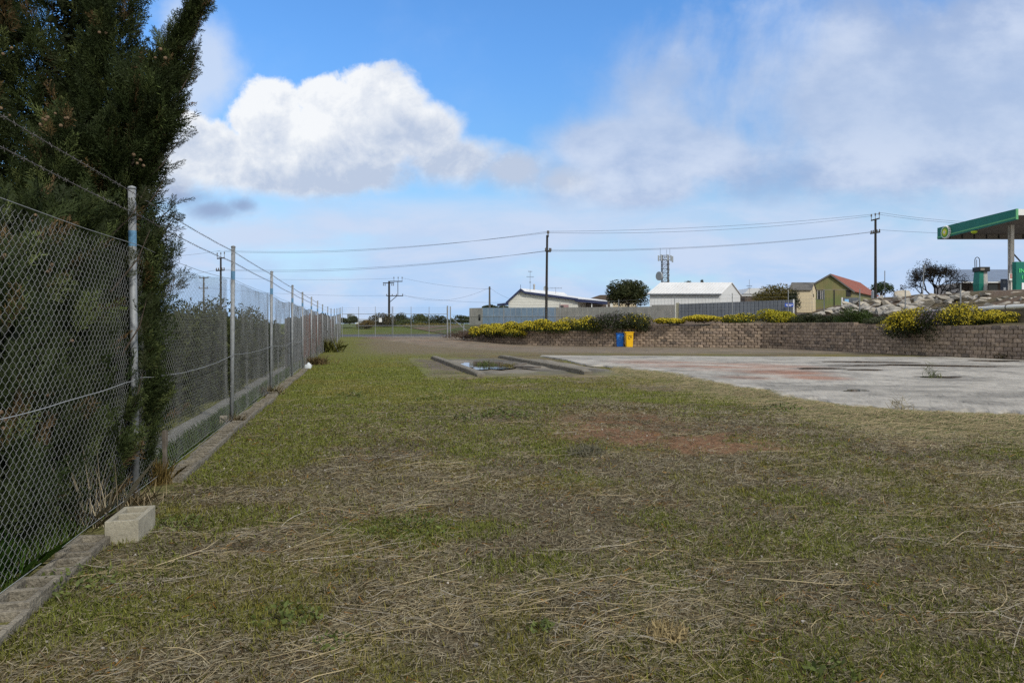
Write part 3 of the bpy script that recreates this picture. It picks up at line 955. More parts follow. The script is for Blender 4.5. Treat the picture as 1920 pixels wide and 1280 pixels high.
strand(2.56, .015, .0034, True).build('barbed_wire', MT['barb'], fence)
strand(2.40, .02, .0034, True).build('barbed_wire', MT['barb'], fence)
strand(2.145, .03, .0026).build('top_wire', MT['wire'], fence)
strand(1.03, .05, .0032, n=24).build('tension_wire', MT['wire'], fence)
strand(.09, .0, .0024).build('bottom_wire', MT['wire'], fence)
mb = MB(); p = Vector(PXY[8])
mb.tube([p + Vector((0, 0, 1.75)), p + Vector((.35, 2.0, .0))], .022, 8)
mb.build('brace', MT['galv'], fence)
mb = MB(); p = Vector(PXY[12]); mb.tube([p + Vector((0, 0, 1.75)), p + Vector((.5, -1.8, .0))], .022, 8); mb.build('brace', MT['galv'], fence)

# hollow concrete blocks laid end to end as an edging under the fence
def hollow_block(w, l, h, t=.032, tr=.035):
    """w across, l along (two cells), cells open through the top"""
    xs = [-w / 2, -w / 2 + t, w / 2 - t, w / 2]
    ys_ = [-l / 2, -l / 2 + t, -tr / 2, tr / 2, l / 2 - t, l / 2]
    mb = MB()
    for i in range(3):
        for j in range(5):
            if i == 1 and j in (1, 3): continue
    # build as a grid with holes
    V = {}; vs = []

    def vid(i, j, k):
        if (i, j, k) not in V:
            V[(i, j, k)] = len(vs); vs.append((xs[i], ys_[j], h * k))
        return V[(i, j, k)]
    fs = []
    solid = lambda i, j: 0 <= i < 3 and 0 <= j < 5 and not (i == 1 and j in (1, 3))
    for i in range(3):
        for j in range(5):
            if not solid(i, j): continue
            fs.append((vid(i, j, 1), vid(i + 1, j, 1), vid(i + 1, j + 1, 1), vid(i, j + 1, 1)))
            fs.append((vid(i, j, 0), vid(i, j + 1, 0), vid(i + 1, j + 1, 0), vid(i + 1, j, 0)))
            for di, dj, (a, b) in ((-1, 0, ((i, j + 1), (i, j))), (1, 0, ((i + 1, j), (i + 1, j + 1))), (0, -1, ((i, j), (i + 1, j))), (0, 1, ((i + 1, j + 1), (i, j + 1)))):
                if not solid(i + di, j + dj):
                    fs.append((vid(*a, 0), vid(*b, 0), vid(*b, 1), vid(*a, 1)))
    mb.add(vs, fs)
    return mb


proto = None; k = 0
yb = 2.1
while yb < 25.5:
    skip = 4.75 < yb < 6.5
    if not skip:
        x0 = -3.17 - .2235 * (yb - 5.84) + .13
        if proto is None:
            proto = hollow_block(.20, .39, .19).build('concrete_block', MT['oldconc'], None, bevel=.006)
            o = proto
        else:
            o = link(proto.copy())
        z0 = float(ground_z(x0, yb))
        o.location = (x0 + random.uniform(-.012, .012), yb, z0 - .19 + .065 + random.uniform(-.02, .02) - .03 * (yb > 20))
        o.rotation_euler = (random.uniform(-.02, .02), random.uniform(-.03, .03), math.atan(.2235) + random.uniform(-.02, .02))
        setp(o, 'hollow concrete block bedded in the ground in the row under the chain link fence', 'concrete block', 'edging blocks laid along the foot of the fence')
    yb += .383

d = 4.62
o = hollow_block(.205, .40, .20).build('concrete_block', MT['concrete'], None, bevel=.004)
o.location = (XP(221, d), d + .16, -.035); o.rotation_euler = (0, 0, .22)
setp(o, 'clean cream hollow concrete block standing loose on the grass near the first fence post', 'concrete block')
p = PXY[2]
mb = MB(); mb.obox((0, 0, .06), .1, .09, .16, Euler((0, 0, .3)).to_matrix())
o = mb.build('timber_offcut', MT['bolt'], None, bevel=.006); o.location = (p[0] + .0, p[1] - .14, p[2])
o.location.x -= .06
setp(o, 'small pale wooden offcut leaning at the foot of the second fence post', 'wood offcut')
d = gd(897)
mb = MB(); mb.beam((0, 0, -.1), (-.01, 0, .46), .035, .03); mb.beam((0, .018, .3), (0, .018, .46), .03, .006)
o = mb.build('stake', MT['timber'], None, bevel=.003); o.location = (XP(310, d), d, 0)
setp(o, 'thin dark stake standing at the fence foot beside the edging blocks', 'stake')


def stalks(name, label, px, py, n, hgt, spread, seed, a, b, wid=.006, cat='dry grass', lean=.5):
    rng = np.random.default_rng(seed); d = gd(py); cx = XP(px, d); z0 = float(ground_z(cx, d))
    x = cx + rng.normal(0, spread, n); y = d + rng.normal(0, spread * .8, n)
    V, Q, C = blades(x, y, hgt * rng.uniform(.3, 1, n), wid * rng.uniform(.5, 1.3, n), np.abs(rng.normal(0, lean, n)), rng.uniform(0, 2 * pi, n), pal(rng, n, a, b), rng)
    o = npmesh(name, V, Q, MT['blade'], None, C)
    return setp(o, label, cat)


stalks('dry_grass_tuft', 'tall dry straw tuft against the fence left of the first post', 170, 985, 60, .66, .09, 61, (.38, .32, .22), (.55, .48, .34), .006)
stalks('dry_grass_tuft', 'matted dry straw around the foot of the first fence post', 240, 945, 200, .22, .13, 62, (.34, .27, .16), (.52, .43, .28), .005, lean=1.0)
stalks('dry_grass_tuft', 'orange tinged grass tuft behind the fence beside the thin stake', 296, 905, 420, .28, .05, 63, (.22, .15, .05), (.28, .21, .08), .003, lean=.25)
stalks('dry_grass_tuft', 'bright green tall grass behind the fence at the left edge of the photo', -95, 1100, 1500, .34, .13, 64, (.05, .12, .015), (.10, .19, .03), .004, lean=.5)
stalks('dry_grass_tuft', 'pale grass tuft growing around the third fence post foot', 505, 741, 160, .3, .12, 65, (.20, .16, .08), (.28, .23, .12), .01)
stalks('dry_grass_tuft', 'tawny grass growing through the fence beyond the white bag', 592, 684, 300, .45, .25, 66, (.18, .12, .06), (.26, .20, .10), .018)
stalks('dry_grass_tuft', 'yellow green grass clump by the braced fence post', 619, 660, 300, 1.0, .3, 67, (.12, .14, .03), (.20, .18, .06), .025)
stalks('dry_grass_tuft', 'straw tuft at the foot of the second fence post', 440, 797, 200, .22, .07, 68, (.22, .17, .09), (.32, .26, .15), .004)
# grass strip behind the fence
rng = np.random.default_rng(77)
n = 14000
y = rng.uniform(2.5, 26, n); x = fence_x(y) - rng.uniform(.05, .35, n)
V, Q, C = blades(x, y, rng.uniform(.05, .16, n), (.003 + .0006 * y), rng.uniform(0, .7, n), rng.uniform(0, 6.28, n), pal(rng, n, (.05, .10, .015), (.10, .14, .03)), rng)
setp(npmesh('grass', V, Q, MT['blade'], None, C), 'strip of longer green grass just behind the chain link fence', 'grass', kind='stuff')

# pale concrete path behind the fence
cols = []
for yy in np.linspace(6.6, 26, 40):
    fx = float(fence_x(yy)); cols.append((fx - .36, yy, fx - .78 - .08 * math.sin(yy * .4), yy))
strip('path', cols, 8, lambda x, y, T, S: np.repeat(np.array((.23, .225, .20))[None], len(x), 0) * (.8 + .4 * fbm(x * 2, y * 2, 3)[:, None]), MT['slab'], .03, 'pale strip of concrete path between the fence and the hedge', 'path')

# plastic bag
rng = np.random.default_rng(8)
bm = bmesh.new(); bmesh.ops.create_icosphere(bm, subdivisions=3, radius=1)
for v in bm.verts:
    c = v.co; k = 1 + .45 * (vnoise(c.x * 2.2 + 5, c.y * 2.2 + c.z * 3, 2) - .5) + .3 * (vnoise(c.x * 6, c.z * 6 + c.y * 5, 4) - .5)
    v.co = .62 * Vector((c.x * .2 * k, c.y * .13 * k, max(-.02, c.z * .17 * k + .10 + (.1 * max(0, c.z) * (c.x > 0)))))
me = bpy.data.meshes.new('plastic_bag'); bm.to_mesh(me); bm.free()
o = finish(me, 'plastic_bag', MT['bag'], None, True, 0, True); d = gd(692)
o.location = (XP(577, d), d, .0); setp(o, 'crumpled white plastic bag on the grass at the fence foot', 'plastic bag')

# ================================================================ CYPRESS
def frond_template(rng, L=.3):
    """flat-ish feathery spray: stem plus alternate branchlets made of narrow kites"""
    V = []; Q = []

    def kite(p, dirv, l, w, nrm):
        s = np.cross(dirv, nrm); s /= np.linalg.norm(s) + 1e-9
        b = len(V)
        V.extend([p, p + dirv * l * .45 + s * w / 2, p + dirv * l, p + dirv * l * .45 - s * w / 2]); Q.append((b, b + 1, b + 2, b + 3))
    nrm = np.array((0, 0, 1.0))
    kite(np.zeros(3), np.array((1.0, 0, 0)), L, .007, nrm)
    n = 9
    for i in range(n):
        t = .12 + .85 * i / n
        for sg in (-1, 1):
            a = sg * (rng.uniform(.45, .8)); l = L * (.42 * (1 - t * .75) + .05) * rng.uniform(.8, 1.2)
            dv = np.array((math.cos(a), math.sin(a), rng.uniform(-.35, .35))); dv /= np.linalg.norm(dv)
            p = np.array((t * L, 0, 0)) + rng.normal(0, .002, 3)
            kite(p, dv, l, .008, np.array((rng.normal(0, .5), rng.normal(0, .5), 1)))
            for j in range(3):
                q = p + dv * l * (.25 + .25 * j)
                for s2 in (-1, 1):
                    a2 = a + s2 * rng.uniform(.4, .7)
                    d2 = np.array((math.cos(a2), math.sin(a2), rng.uniform(-.5, .5))); d2 /= np.linalg.norm(d2)
                    kite(q, d2, l * .36, .0075, np.array((rng.normal(0, .7), rng.normal(0, .7), 1)))
    return np.array(V), np.array(Q)


def place_fronds(P, D, S, rng, nt=5, L=.3):
    """fronds at P pointing along D"""
    VV = []; QQ = []; IDX = []; b = 0
    tem = [frond_template(rng, L) for _ in range(nt)]
    which = rng.integers(0, nt, len(P))
    for k in range(nt):
        ii = np.where(which == k)[0]
        if not len(ii): continue
        v, q = tem[k]
        d = D[ii] / np.linalg.norm(D[ii], axis=1, keepdims=True)
        r = unit(len(ii), rng); y = np.cross(r, d); y /= np.linalg.norm(y, axis=1, keepdims=True); z = np.cross(d, y)
        s = S[ii][:, None, None]
        X = P[ii][:, None] + s * (v[None, :, 0:1] * d[:, None] + v[None, :, 1:2] * y[:, None] + v[None, :, 2:3] * z[:, None])
        VV.append(X.reshape(-1, 3)); n = len(v)
        QQ.append((q[None] + (np.arange(len(ii)) * n)[:, None, None]).reshape(-1, 4) + b); b += len(ii) * n
        IDX.append(np.repeat(ii, n))
    return np.concatenate(VV), np.concatenate(QQ), np.concatenate(IDX)


rng = np.random.default_rng(21)
cyp = thing('cypress_tree', 'tall dark cypress with small cones leaning over the left end of the fence', 'tree', (-4.7, 7.3, 0))
# plumes: chains of (px, py, depth, radius m)
plumes = [
    ([(130, 960, 7.4, .80), (130, 700, 7.4, .92), (140, 500, 7.4, .92), (130, 300, 7.3, .62), (140, 100, 7.2, .48), (160, -80, 7.2, .40), (200, -300, 7.2, .3)], 1500),
    ([(-60, 900, 7.0, .8), (-50, 600, 7.0, .9), (-40, 300, 7.0, .8), (-25, 100, 7.0, .55), (-5, -60, 7.0, .35)], 900),
    ([(60, 500, 7.8, .6), (70, 250, 7.8, .55), (78, 60, 7.8, .40), (80, -160, 7.8, .25)], 420),
    ([(248, 930, 6.3, .12), (252, 760, 6.3, .16), (254, 600, 6.3, .15), (246, 450, 6.4, .18)], 520),
    ([(205, 420, 6.8, .26), (240, 300, 6.7, .26), (285, 200, 6.7, .22), (315, 110, 6.7, .13), (345, 55, 6.7, .06), (378, 0, 6.7, .05)], 720),
    ([(180, 330, 6.9, .3), (205, 180, 6.9, .24), (215, 60, 6.9, .18), (222, -60, 6.9, .16)], 420),
    ([(30, 960, 6.6, .4), (20, 760, 6.6, .5), (60, 560, 6.6, .45), (110, 400, 6.6, .4), (170, 230, 6.7, .35)], 700),
    ([(40, 1040, 4.85, .30), (40, 850, 4.95, .42), (60, 650, 5.2, .45), (90, 470, 5.6, .36), (120, 380, 6.0, .3)], 800),
    ([(-60, 1080, 4.2, .3), (-60, 850, 4.3, .42), (-50, 600, 4.6, .45), (-20, 420, 5.2, .4)], 500),
    ([(150, 1000, 5.4, .3), (150, 850, 5.5, .36), (150, 650, 5.8, .36), (150, 480, 6.1, .3)], 600),
    ([(215, 960, 6.1, .22), (218, 850, 6.2, .26), (222, 650, 6.3, .26), (220, 480, 6.4, .24)], 500),
    ([(180, 900, 6.6, .34), (190, 720, 6.6, .36), (180, 560, 6.6, .36), (200, 420, 6.6, .35)], 520),
]
PP = []; DD = []; SS = []; TT = []
for pl, n in plumes:
    pts = np.array([W(a, b, c) for a, b, c, r in pl]); rad = np.array([r for *_, r in pl])
    seg = np.linalg.norm(np.diff(pts, axis=0), axis=1); cum = np.concatenate([[0], np.cumsum(seg)])
    w = np.interp(np.linspace(0, cum[-1], 60), cum, rad); cw = np.cumsum(w + .08); cw /= cw[-1]
    t = np.interp(rng.random(n), cw, np.linspace(0, cum[-1], 60))
    C = np.stack([np.interp(t, cum, pts[:, k]) for k in range(3)], 1); rr = np.interp(t, cum, rad)
    tip = t / cum[-1]
    an = rng.uniform(0, 2 * pi, n)
    out = np.stack([np.cos(an), np.sin(an), np.zeros(n)], 1)
    clump = .78 + .45 * vnoise(an * 1.6 + 7, t * 3.2, int(n))
    inner = rng.random(n) < .25
    rf = np.where(inner, rng.uniform(.2, .7, n), rng.uniform(.72, 1.02, n)) * clump
    axis = np.gradient(pts, axis=0); axis = np.stack([np.interp(t, cum, axis[:, k]) for k in range(3)], 1); axis /= np.linalg.norm(axis, axis=1, keepdims=True)
    P = C + out * (rr * rf)[:, None]
    D = out * .55 + axis * .9 + unit(n, rng) * .45
    PP.append(P - D * .1); DD.append(D); SS.append(rng.uniform(.7, 1.25, n) * np.where(rr < .15, .75, 1)); TT.append(tip)
PP = np.concatenate(PP); DD = np.concatenate(DD); SS = np.concatenate(SS)
keep = (PP[:, 0] < -3.17 - .2235 * (PP[:, 1] - 5.84) + np.where(PP[:, 2] > 2.1, .6, .16 * (PP[:, 0] > -3.6))) & (PP[:, 2] > .02)
PP = PP[keep]; DD = DD[keep]; SS = SS[keep]
V, Q, I = place_fronds(PP, DD, SS, rng, 6, .34)
fc = pal(rng, len(PP), (.017, .027, .008), (.038, .052, .016), .3)
br = rng.random(len(PP)) < .06; fc[br] = pal(rng, br.sum(), (.11, .075, .03), (.15, .10, .05))
lt = rng.random(len(PP)) < .1; fc[lt] = pal(rng, lt.sum(), (.075, .10, .03), (.10, .12, .04))
npmesh('foliage', V, Q, MT['conifer'], cyp, fc[I])
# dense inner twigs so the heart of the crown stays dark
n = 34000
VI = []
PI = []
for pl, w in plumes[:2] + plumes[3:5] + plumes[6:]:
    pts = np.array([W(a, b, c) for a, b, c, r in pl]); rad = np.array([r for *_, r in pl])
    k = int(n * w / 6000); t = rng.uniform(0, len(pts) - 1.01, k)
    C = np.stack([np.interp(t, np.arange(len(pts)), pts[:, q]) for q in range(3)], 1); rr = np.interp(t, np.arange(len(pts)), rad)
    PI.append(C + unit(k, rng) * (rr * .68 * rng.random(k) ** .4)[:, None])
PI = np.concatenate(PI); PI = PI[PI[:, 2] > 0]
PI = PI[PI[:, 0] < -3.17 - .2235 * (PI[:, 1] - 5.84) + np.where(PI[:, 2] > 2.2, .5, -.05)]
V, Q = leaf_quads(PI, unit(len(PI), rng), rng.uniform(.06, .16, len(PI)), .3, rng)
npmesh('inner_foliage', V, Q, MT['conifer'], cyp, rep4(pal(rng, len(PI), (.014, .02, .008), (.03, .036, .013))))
# thin open sprays that stick out against the sky
P = []; D = []; S = []
mbt = MB()
for (x0, y0), (x1, y1), dd, n in (((255, 350), (345, 250), 6.7, 12), ((262, 420), (340, 372), 6.7, 9), ((268, 470), (330, 400), 6.7, 10), ((275, 560), (302, 545), 6.8, 5),
                                  ((330, 120), (392, -8), 6.7, 16), ((335, 170), (372, 85), 6.7, 10), ((300, 120), (318, 45), 6.7, 8), ((275, 120), (300, 60), 6.8, 7),
                                  ((280, 500), (318, 470), 6.8, 6), ((265, 395), (322, 300), 6.7, 9), ((225, 520), (282, 430), 5.7, 9), ((215, 430), (275, 350), 5.75, 9), ((240, 640), (275, 560), 5.7, 7), ((228, 800), (270, 690), 5.7, 10)):
    a = W(x0, y0, dd); b = W(x1, y1, dd)
    mid = a.lerp(b, .5) + Vector((.02, 0, -.05))
    mbt.tube([a - (b - a) * .3, mid, b], [.008, .005, .002], 5)
    for k in range(n):
        t = (k + .4) / n; p = a.lerp(b, t) + Vector((.02, 0, -.05)) * (4 * t * (1 - t)) * .8
        v = (b - a).normalized() + Vector(unit(1, rng)[0]) * .7
        P.append(p); D.append(v); S.append(random.uniform(.35, .65))
V, Q, I = place_fronds(np.array(P), np.array(D), np.array(S), rng, 4, .3)
npmesh('open_spray', V, Q, MT['conifer'], cyp, pal(rng, len(P), (.02, .03, .01), (.045, .05, .02))[I])
for (x0, y0), (x1, y1), dd, r in (((140, 1000), (150, 250), 7.4, .12), ((150, 250), (190, -200), 7.3, .07), ((150, 420), (300, 160), 7.0, .05), ((300, 160), (380, 0), 6.7, .018),
                                  ((-40, 950), (-20, 100), 7.0, .08), ((235, 320), (250, 285), 6.5, .011)):
    a = W(x0, y0, dd); b = W(x1, y1, dd); mbt.tube([a, a.lerp(b, .5) + Vector((.03, .02, 0)), b], [r, r * .85, r * .6], 7)
mbt.build('trunk', MT['bark'], cyp)
# cones
bm = bmesh.new(); bmesh.ops.create_icosphere(bm, subdivisions=2, radius=.0145)
for v in bm.verts: v.co *= 1 + .22 * (vnoise(v.co.x * 160, v.co.y * 160 + v.co.z * 110, 3) - .5)
me = bpy.data.meshes.new('cone'); bm.to_mesh(me); bm.free(); me.materials.append(MT['cone'])
cell = {}
for i_ in range(len(PP)):
    k_ = (int(PP[i_, 0] / PP[i_, 1] * 22), int((PP[i_, 2] - EYE) / PP[i_, 1] * 22))
    if PP[i_, 2] > .7 and (k_ not in cell or PP[i_, 1] < PP[cell[k_], 1]): cell[k_] = i_
cand = np.array([i_ for k_, i_ in cell.items() if k_[0] > -18]); rng.shuffle(cand)
cl = 0
for i in cand[:34]:
    for j in range(rng.integers(1, 5)):
        if cl >= 96: break
        o = bpy.data.objects.new('cone', me); link(o); o.parent = cyp
        o.location = Vector(PP[i] + DD[i] * .12 + rng.normal(0, .035, 3) + np.array((.03, -.12, 0))) - ORG[cyp]
        o.scale = [random.uniform(.75, 1.25)] * 3; o.rotation_euler = (random.random() * 6, random.random() * 6, 0); cl += 1

# ================================================================ HEDGE BEHIND THE FENCE
spec = [(7.9, 1.15, 1.50, .9), (9.4, 1.2, 1.62, .95), (11.2, 1.3, 1.78, 1.05), (13.2, 1.35, 1.95, 1.15), (15.4, 1.4, 2.15, 1.2), (17.4, 1.45, 2.0, 1.1), (19.6, 1.4, 1.75, 1.2), (21.6, 1.4, 1.72, 1.2), (23.4, 1.4, 1.7, 1.1)]
lab = ['low olive green bush of the hedge nearest the cypress', 'olive green hedge bush second from the cypress behind the fence', 'olive hedge bush just before the second fence post',
       'taller olive hedge bush behind the second fence post', 'tallest wispy olive hedge bush between the second and third fence posts', 'thinning olive hedge bush before the third fence post',
       'dark green dense bush just past the third fence post', 'dark green dense bush behind the middle of the fence', 'dark green bush at the end of the hedge beside the grey sheet fence']
for i, (d, off, top, r) in enumerate(spec):
    c = (float(fence_x(d)) - (1.5 if i < 3 else 1.32), d, top * .47)
    dark = i > 5
    shrub('hedge_bush', lab[i], c, (.75 if i < 3 else .6, r * 1.15, top * .46), 13000, .09, (.018, .027, .008) if dark else (.028, .037, .010), (.035, .046, .013) if dark else (.060, .070, .020), nl=46, seed=100 + i, low=-.9, box=True,
          cat='bush', group='olive bushes behind the fence', aspect=.35)
    # upright shoots
rng = np.random.default_rng(31)

# sheet metal fences behind the chain link fence further on
def corr_wall(name, label, p0, p1, h0, h1, mat, z0=0.0, z1=0.0, pitch=.2, depth=.03, cat='fence', posts=True, top_jit=0.0, group=None, cap=None):
    p0 = Vector((*p0, 0)); p1 = Vector((*p1, 0)); L = (p1 - p0).length; dr = (p1 - p0) / L; nr = Vector((-dr.y, dr.x, 0))
    t = thing(name, label, cat, (p0.x, p0.y, z0), 0, group)
    n = max(4, int(L / pitch)); vs = []; fs = []
    prof = [(0, 0), (.3, 0), (.42, 1), (.58, 1), (.70, 0)]
    st = []
    for i in range(n):
        for a, b in prof: st.append(((i + a) / n, b))
    st.append((1, 0)); k = len(st)
    sheet = 0
    for f, b in st:
        p = p0 + dr * L * f + nr * depth * b
        zb = z0 + (z1 - z0) * f; hh = h0 + (h1 - h0) * f + top_jit * (vnoise(math.floor(f * L / .8) * 3.3, 0, 5) - .5)
        vs += [p + Vector((0, 0, zb - .15)), p + Vector((0, 0, zb + hh)), p + nr * .008 + Vector((0, 0, zb + hh)), p + nr * .008 + Vector((0, 0, zb - .15))]
    for i in range(k - 1):
        a = i * 4; b = a + 4
        fs += [(a, b, b + 1, a + 1), (a + 1, b + 1, b + 2, a + 2), (a + 2, b + 2, b + 3, a + 3)]
    fs += [(0, 1, 2, 3), tuple((k - 1) * 4 + q for q in (3, 2, 1, 0))]
    mb = MB(); mb.add(vs, fs); mb.build('sheet', MT[mat], t)
    m = max(1, int(L / 2.4))
    for i in range(m + 1):
        f = i / m; p = p0 + dr * L * f - nr * (-.07 if posts else -.07)
        mb = MB(); mb.box(p.x - .03, p.x + .03, p.y - .03, p.y + .03, z0 + (z1 - z0) * f - .2, z0 + (z1 - z0) * f + h0 + (h1 - h0) * f - .05)
        mb.build('post', MT[cap or 'polegrey'], t)
    return t


fx = lambda d, o=.45: (float(fence_x(d)) - o, d)
corr_wall('sheet_metal_fence', 'dark grey corrugated sheet fence behind the chain link fence', fx(24.3), fx(31.2), 1.78, 1.85, 'darksheet', top_jit=.1)
corr_wall('sheet_metal_fence', 'rusty red brown corrugated iron fence behind the chain link fence', fx(31.3, .42), (-10.20 - .2045 * 5.2 - .42, 42.5), 1.95, 2.2, 'rust', top_jit=.18)
corr_wall('sheet_metal_fence', 'blackened corrugated sheet fence beyond the rusty one near the gate', (-10.20 - .2045 * 5.4 - .42, 42.7), (-10.20 - .2045 * 13 - .4, 50.5), 2.3, 2.2, 'darksheet', top_jit=.2)
corr_wall('sheet_metal_fence', 'last short rusty corrugated sheet fence before the gate', (-10.20 - .2045 * 13.1 - .4, 50.7), (-10.20 - .2045 * 18.5 - .4, 56), 1.9, 1.7, 'rust', z0=.1, z1=.3, top_jit=.2)

# ================================================================ GATE
def gz(x, y): return float(ground_z(x, y))


GA = Vector((PXY[-1][0] + .12, 61.0, 0)); GB = Vector((XP(838, 60.4), 60.4, 0))
def gate_leaf(name, label, a, b, hgt_top, open_y=0.0):
    a = Vector(a); b = Vector(b); zb = min(gz(a.x, a.y), gz(b.x, b.y)) - .02
    zb = .5
    t = thing(name, label, 'gate', (a.x, a.y, zb), 0, 'double gate leaves at the end of the lot')
    for zz in (.07, 1.02, 2.05):
        mb = MB(); mb.tube([a + Vector((0, 0, zb + zz)), b + Vector((0, 0, zb + zz))], .022, 8); mb.build('rail', MT['galv'], t)
    for k in range(4):
        p = a.lerp(b, k / 3); mb = MB(); mb.tube([p + Vector((0, 0, zb + .0)), p + Vector((0, 0, zb + hgt_top))], .021, 8); mb.build('upright', MT['galv'], t)
    for zz in (2.25, 2.42, 2.58):
        mb = MB(); mb.tube([a + Vector((0, 0, zb + zz)), b + Vector((0, 0, zb + zz))], .004, 4); mb.build('barbed_wire', MT['barb'], t)
    Lh = (b - a).length
    V, Fq = link_mesh('m', Lh, 1.98, .05, .05, .0016, rngf, sag=0)
    ang = math.atan2(b.y - a.y, b.x - a.x); Rm = np.array(Matrix.Rotation(ang, 3, 'Z'))
    V = V @ Rm.T + np.array((a.x, a.y, zb + .07))
    npmesh('mesh_infill', V, Fq, MT['wire'], t)
    return t


gm = GA.lerp(GB, .495); gm2 = GA.lerp(GB, .505)
gm.y -= .9; gm2.y -= 1.0
gate_leaf('metal_gate', 'left leaf of the wide chain link gate with a white sign', GA, gm, 2.68)
gate_leaf('metal_gate', 'right leaf of the wide chain link gate next to the heavy post', gm2, GB, 2.66)
d = 60.4
t = thing('sign', 'small blank white sign hanging on the left gate leaf', 'sign', W(714, 606, d))
mb = MB(); c = W(713.5, 599.5, d); mb.box(c.x - .13, c.x + .13, c.y - .06, c.y - .05, c.z - .19, c.z + .19); mb.build('panel', MT['signwhite'], t)
for dx in (-.1, .1): mb = MB(); mb.box(c.x + dx - .012, c.x + dx + .012, c.y - .065, c.y - .0605, c.z + .155, c.z + .175); mb.build('clip', MT['galv'], t)
gf = thing('chain_link_fence', 'short braced chain link fence with heavy post right of the gate', 'fence', (GB.x + .15, 60.4, .5))
for dx, r, hh in ((.05, .06, 2.75), (.30, .05, 2.7)):
    mb = MB(); mb.tube([(GB.x + dx, 60.4, .3), (GB.x + dx, 60.4, .5 + hh)], r, 10); mb.build('post', MT['galv'], gf)
a = W(846, 595, 60.3); b = W(882, 626, 58.5)
mb = MB(); mb.tube([a, b], .03, 8); mb.build('brace', MT['galv'], gf)
mb = MB(); p = W(869.5, 608, 59); mb.tube([(p.x, p.y, .4), p], .045, 8); mb.build('stub_post', MT['galv'], gf)
mb = MB()
for py in (590, 597, 604, 611): mb.tube([W(846, py, 60.3), W(880, py + 3, 62)], .006, 4)
mb.build('strand_wire', MT['wire'], gf)
# ================================================================ RETAINING WALL
wp = [Vector((a, b, 0)) for a, b, c in WALL]; wt = [c for *_, c in WALL]
cum = [0]
for i in range(len(wp) - 1): cum.append(cum[-1] + (wp[i + 1] - wp[i]).length)


def wall_at(s):
    s = max(0, min(cum[-1], s))
    for i in range(len(cum) - 1):
        if s <= cum[i + 1]: break
    f = (s - cum[i]) / (cum[i + 1] - cum[i])
    d = (wp[i + 1] - wp[i]).normalized()
    return wp[i].lerp(wp[i + 1], f), d, wt[i] * (1 - f) + wt[i + 1] * f


rw = thing('retaining_wall', 'brown split face block retaining wall curving round the far side of the lot', 'wall', (11, 49.3, 0))
mb = MB(); bw = .42; n = int(cum[-1] / bw)
random.seed(3)
for k in range(-1, 9):
    for i in range(n):
        s = (i + .5 + (.5 if k % 2 else 0)) * bw
        if s > cum[-1]: continue
        p, d, top = wall_at(s); zb = k * .19 - .02
        if zb + .19 > top + .1 or zb + .25 < gz(p.x, p.y): continue
        nr = Vector((d.y, -d.x, 0))  # towards the lot
        c = p - nr * (.14 + .012 * k) + Vector((0, 0, zb + .095))
        tone = random.random(); b = random.uniform(.75, 1.2)
        col = (np.array((.37, .28, .205)) * (1 - tone) + np.array((.28, .215, .17)) * tone) * b
        if random.random() < .06: col = np.array((.20, .16, .13)) * b
        w = bw - .026; dp = .3
        vs = []; x = d; z = Vector((0, 0, 1))
        for (fx_, fz, fd) in ((-.5, -.5, 0), (.5, -.5, 0), (.5, .5, 0), (-.5, .5, 0), (-.5, -.5, 1), (.5, -.5, 1), (.5, .5, 1), (-.5, .5, 1)):
            q = c + x * (fx_ * w * (.96 if fd else 1)) + z * (fz * .186 * (.94 if fd else 1)) + nr * ((.15 if fd else -.15) + (random.uniform(-.02, .015) if fd else 0))
            vs.append(q)
        vs.append(c + nr * (.155 + random.uniform(.0, .03)) + x * random.uniform(-.08, .08) + z * random.uniform(-.04, .04))
        mb.add(vs, [(0, 1, 2, 3), (0, 4, 5, 1), (1, 5, 6, 2), (2, 6, 7, 3), (3, 7, 4, 0), (4, 8, 5), (5, 8, 6), (6, 8, 7), (7, 8, 4)], col=tuple(col))
mb.build('block_course', MT['brick'], rw, col=True)
mb = MB()
for i in range(60):
    s0 = cum[-1] * i / 60; s1 = cum[-1] * (i + 1) / 60
    p, d, t0 = wall_at(s0); q, d2, t1 = wall_at(s1)
    n0 = Vector((d.y, -d.x, 0)) * -.22; n1 = Vector((d2.y, -d2.x, 0)) * -.22
    mb.add([p + n0 + Vector((0, 0, -.3)), q + n1 + Vector((0, 0, -.3)), q + n1 + Vector((0, 0, t1 - .12)), p + n0 + Vector((0, 0, t0 - .12))], [(0, 1, 2, 3)])
mb.build('backing', MT['soil'], rw)

# raised ground behind the wall
ss = np.concatenate([np.linspace(0, cum[-1], 170)])
ts = np.concatenate([[.2, .3, .5, .8, 1.1], np.arange(1.4, 3.6, .15), np.arange(3.8, 12, .4), np.geomspace(12.5, 120, 40)])
PTS = []
wd = np.array([Vector((*d, 0)).normalized()[:] for d in WDIR])
for s in ss:
    p, d, top = wall_at(s)
    dv = np.array([np.interp(s, cum, wd[:, k]) for k in range(2)]); dv /= np.linalg.norm(dv)
    xx = p.x + dv[0] * ts; yy = p.y + dv[1] * ts
    zz = upper_z(xx, yy) + (fbm(xx * .6, yy * .6, 7) - .5) * .18
    w = sstep(.2, 1.7, ts); zz = (top - .07) * (1 - w) + np.maximum(zz, ground_z(xx, yy) - .3) * w
    lf = 1 - sstep(0, 5, s) ; zz = zz * (1 - lf * w) + (ground_z(xx, yy) + .05) * lf * w
    PTS.append(np.stack([xx, yy, zz], 1))
PTS = np.array(PTS); x = PTS[..., 0].ravel(); y = PTS[..., 1].ravel()
c = np.repeat(np.array((.13, .095, .07))[None], len(x), 0) * (.7 + .6 * fbm(x * .7, y * .7, 13)[:, None])
g = sstep(.45, .6, fbm(x * .4, y * .4, 15)) * (1 - sstep(3, 12, x) * .7)
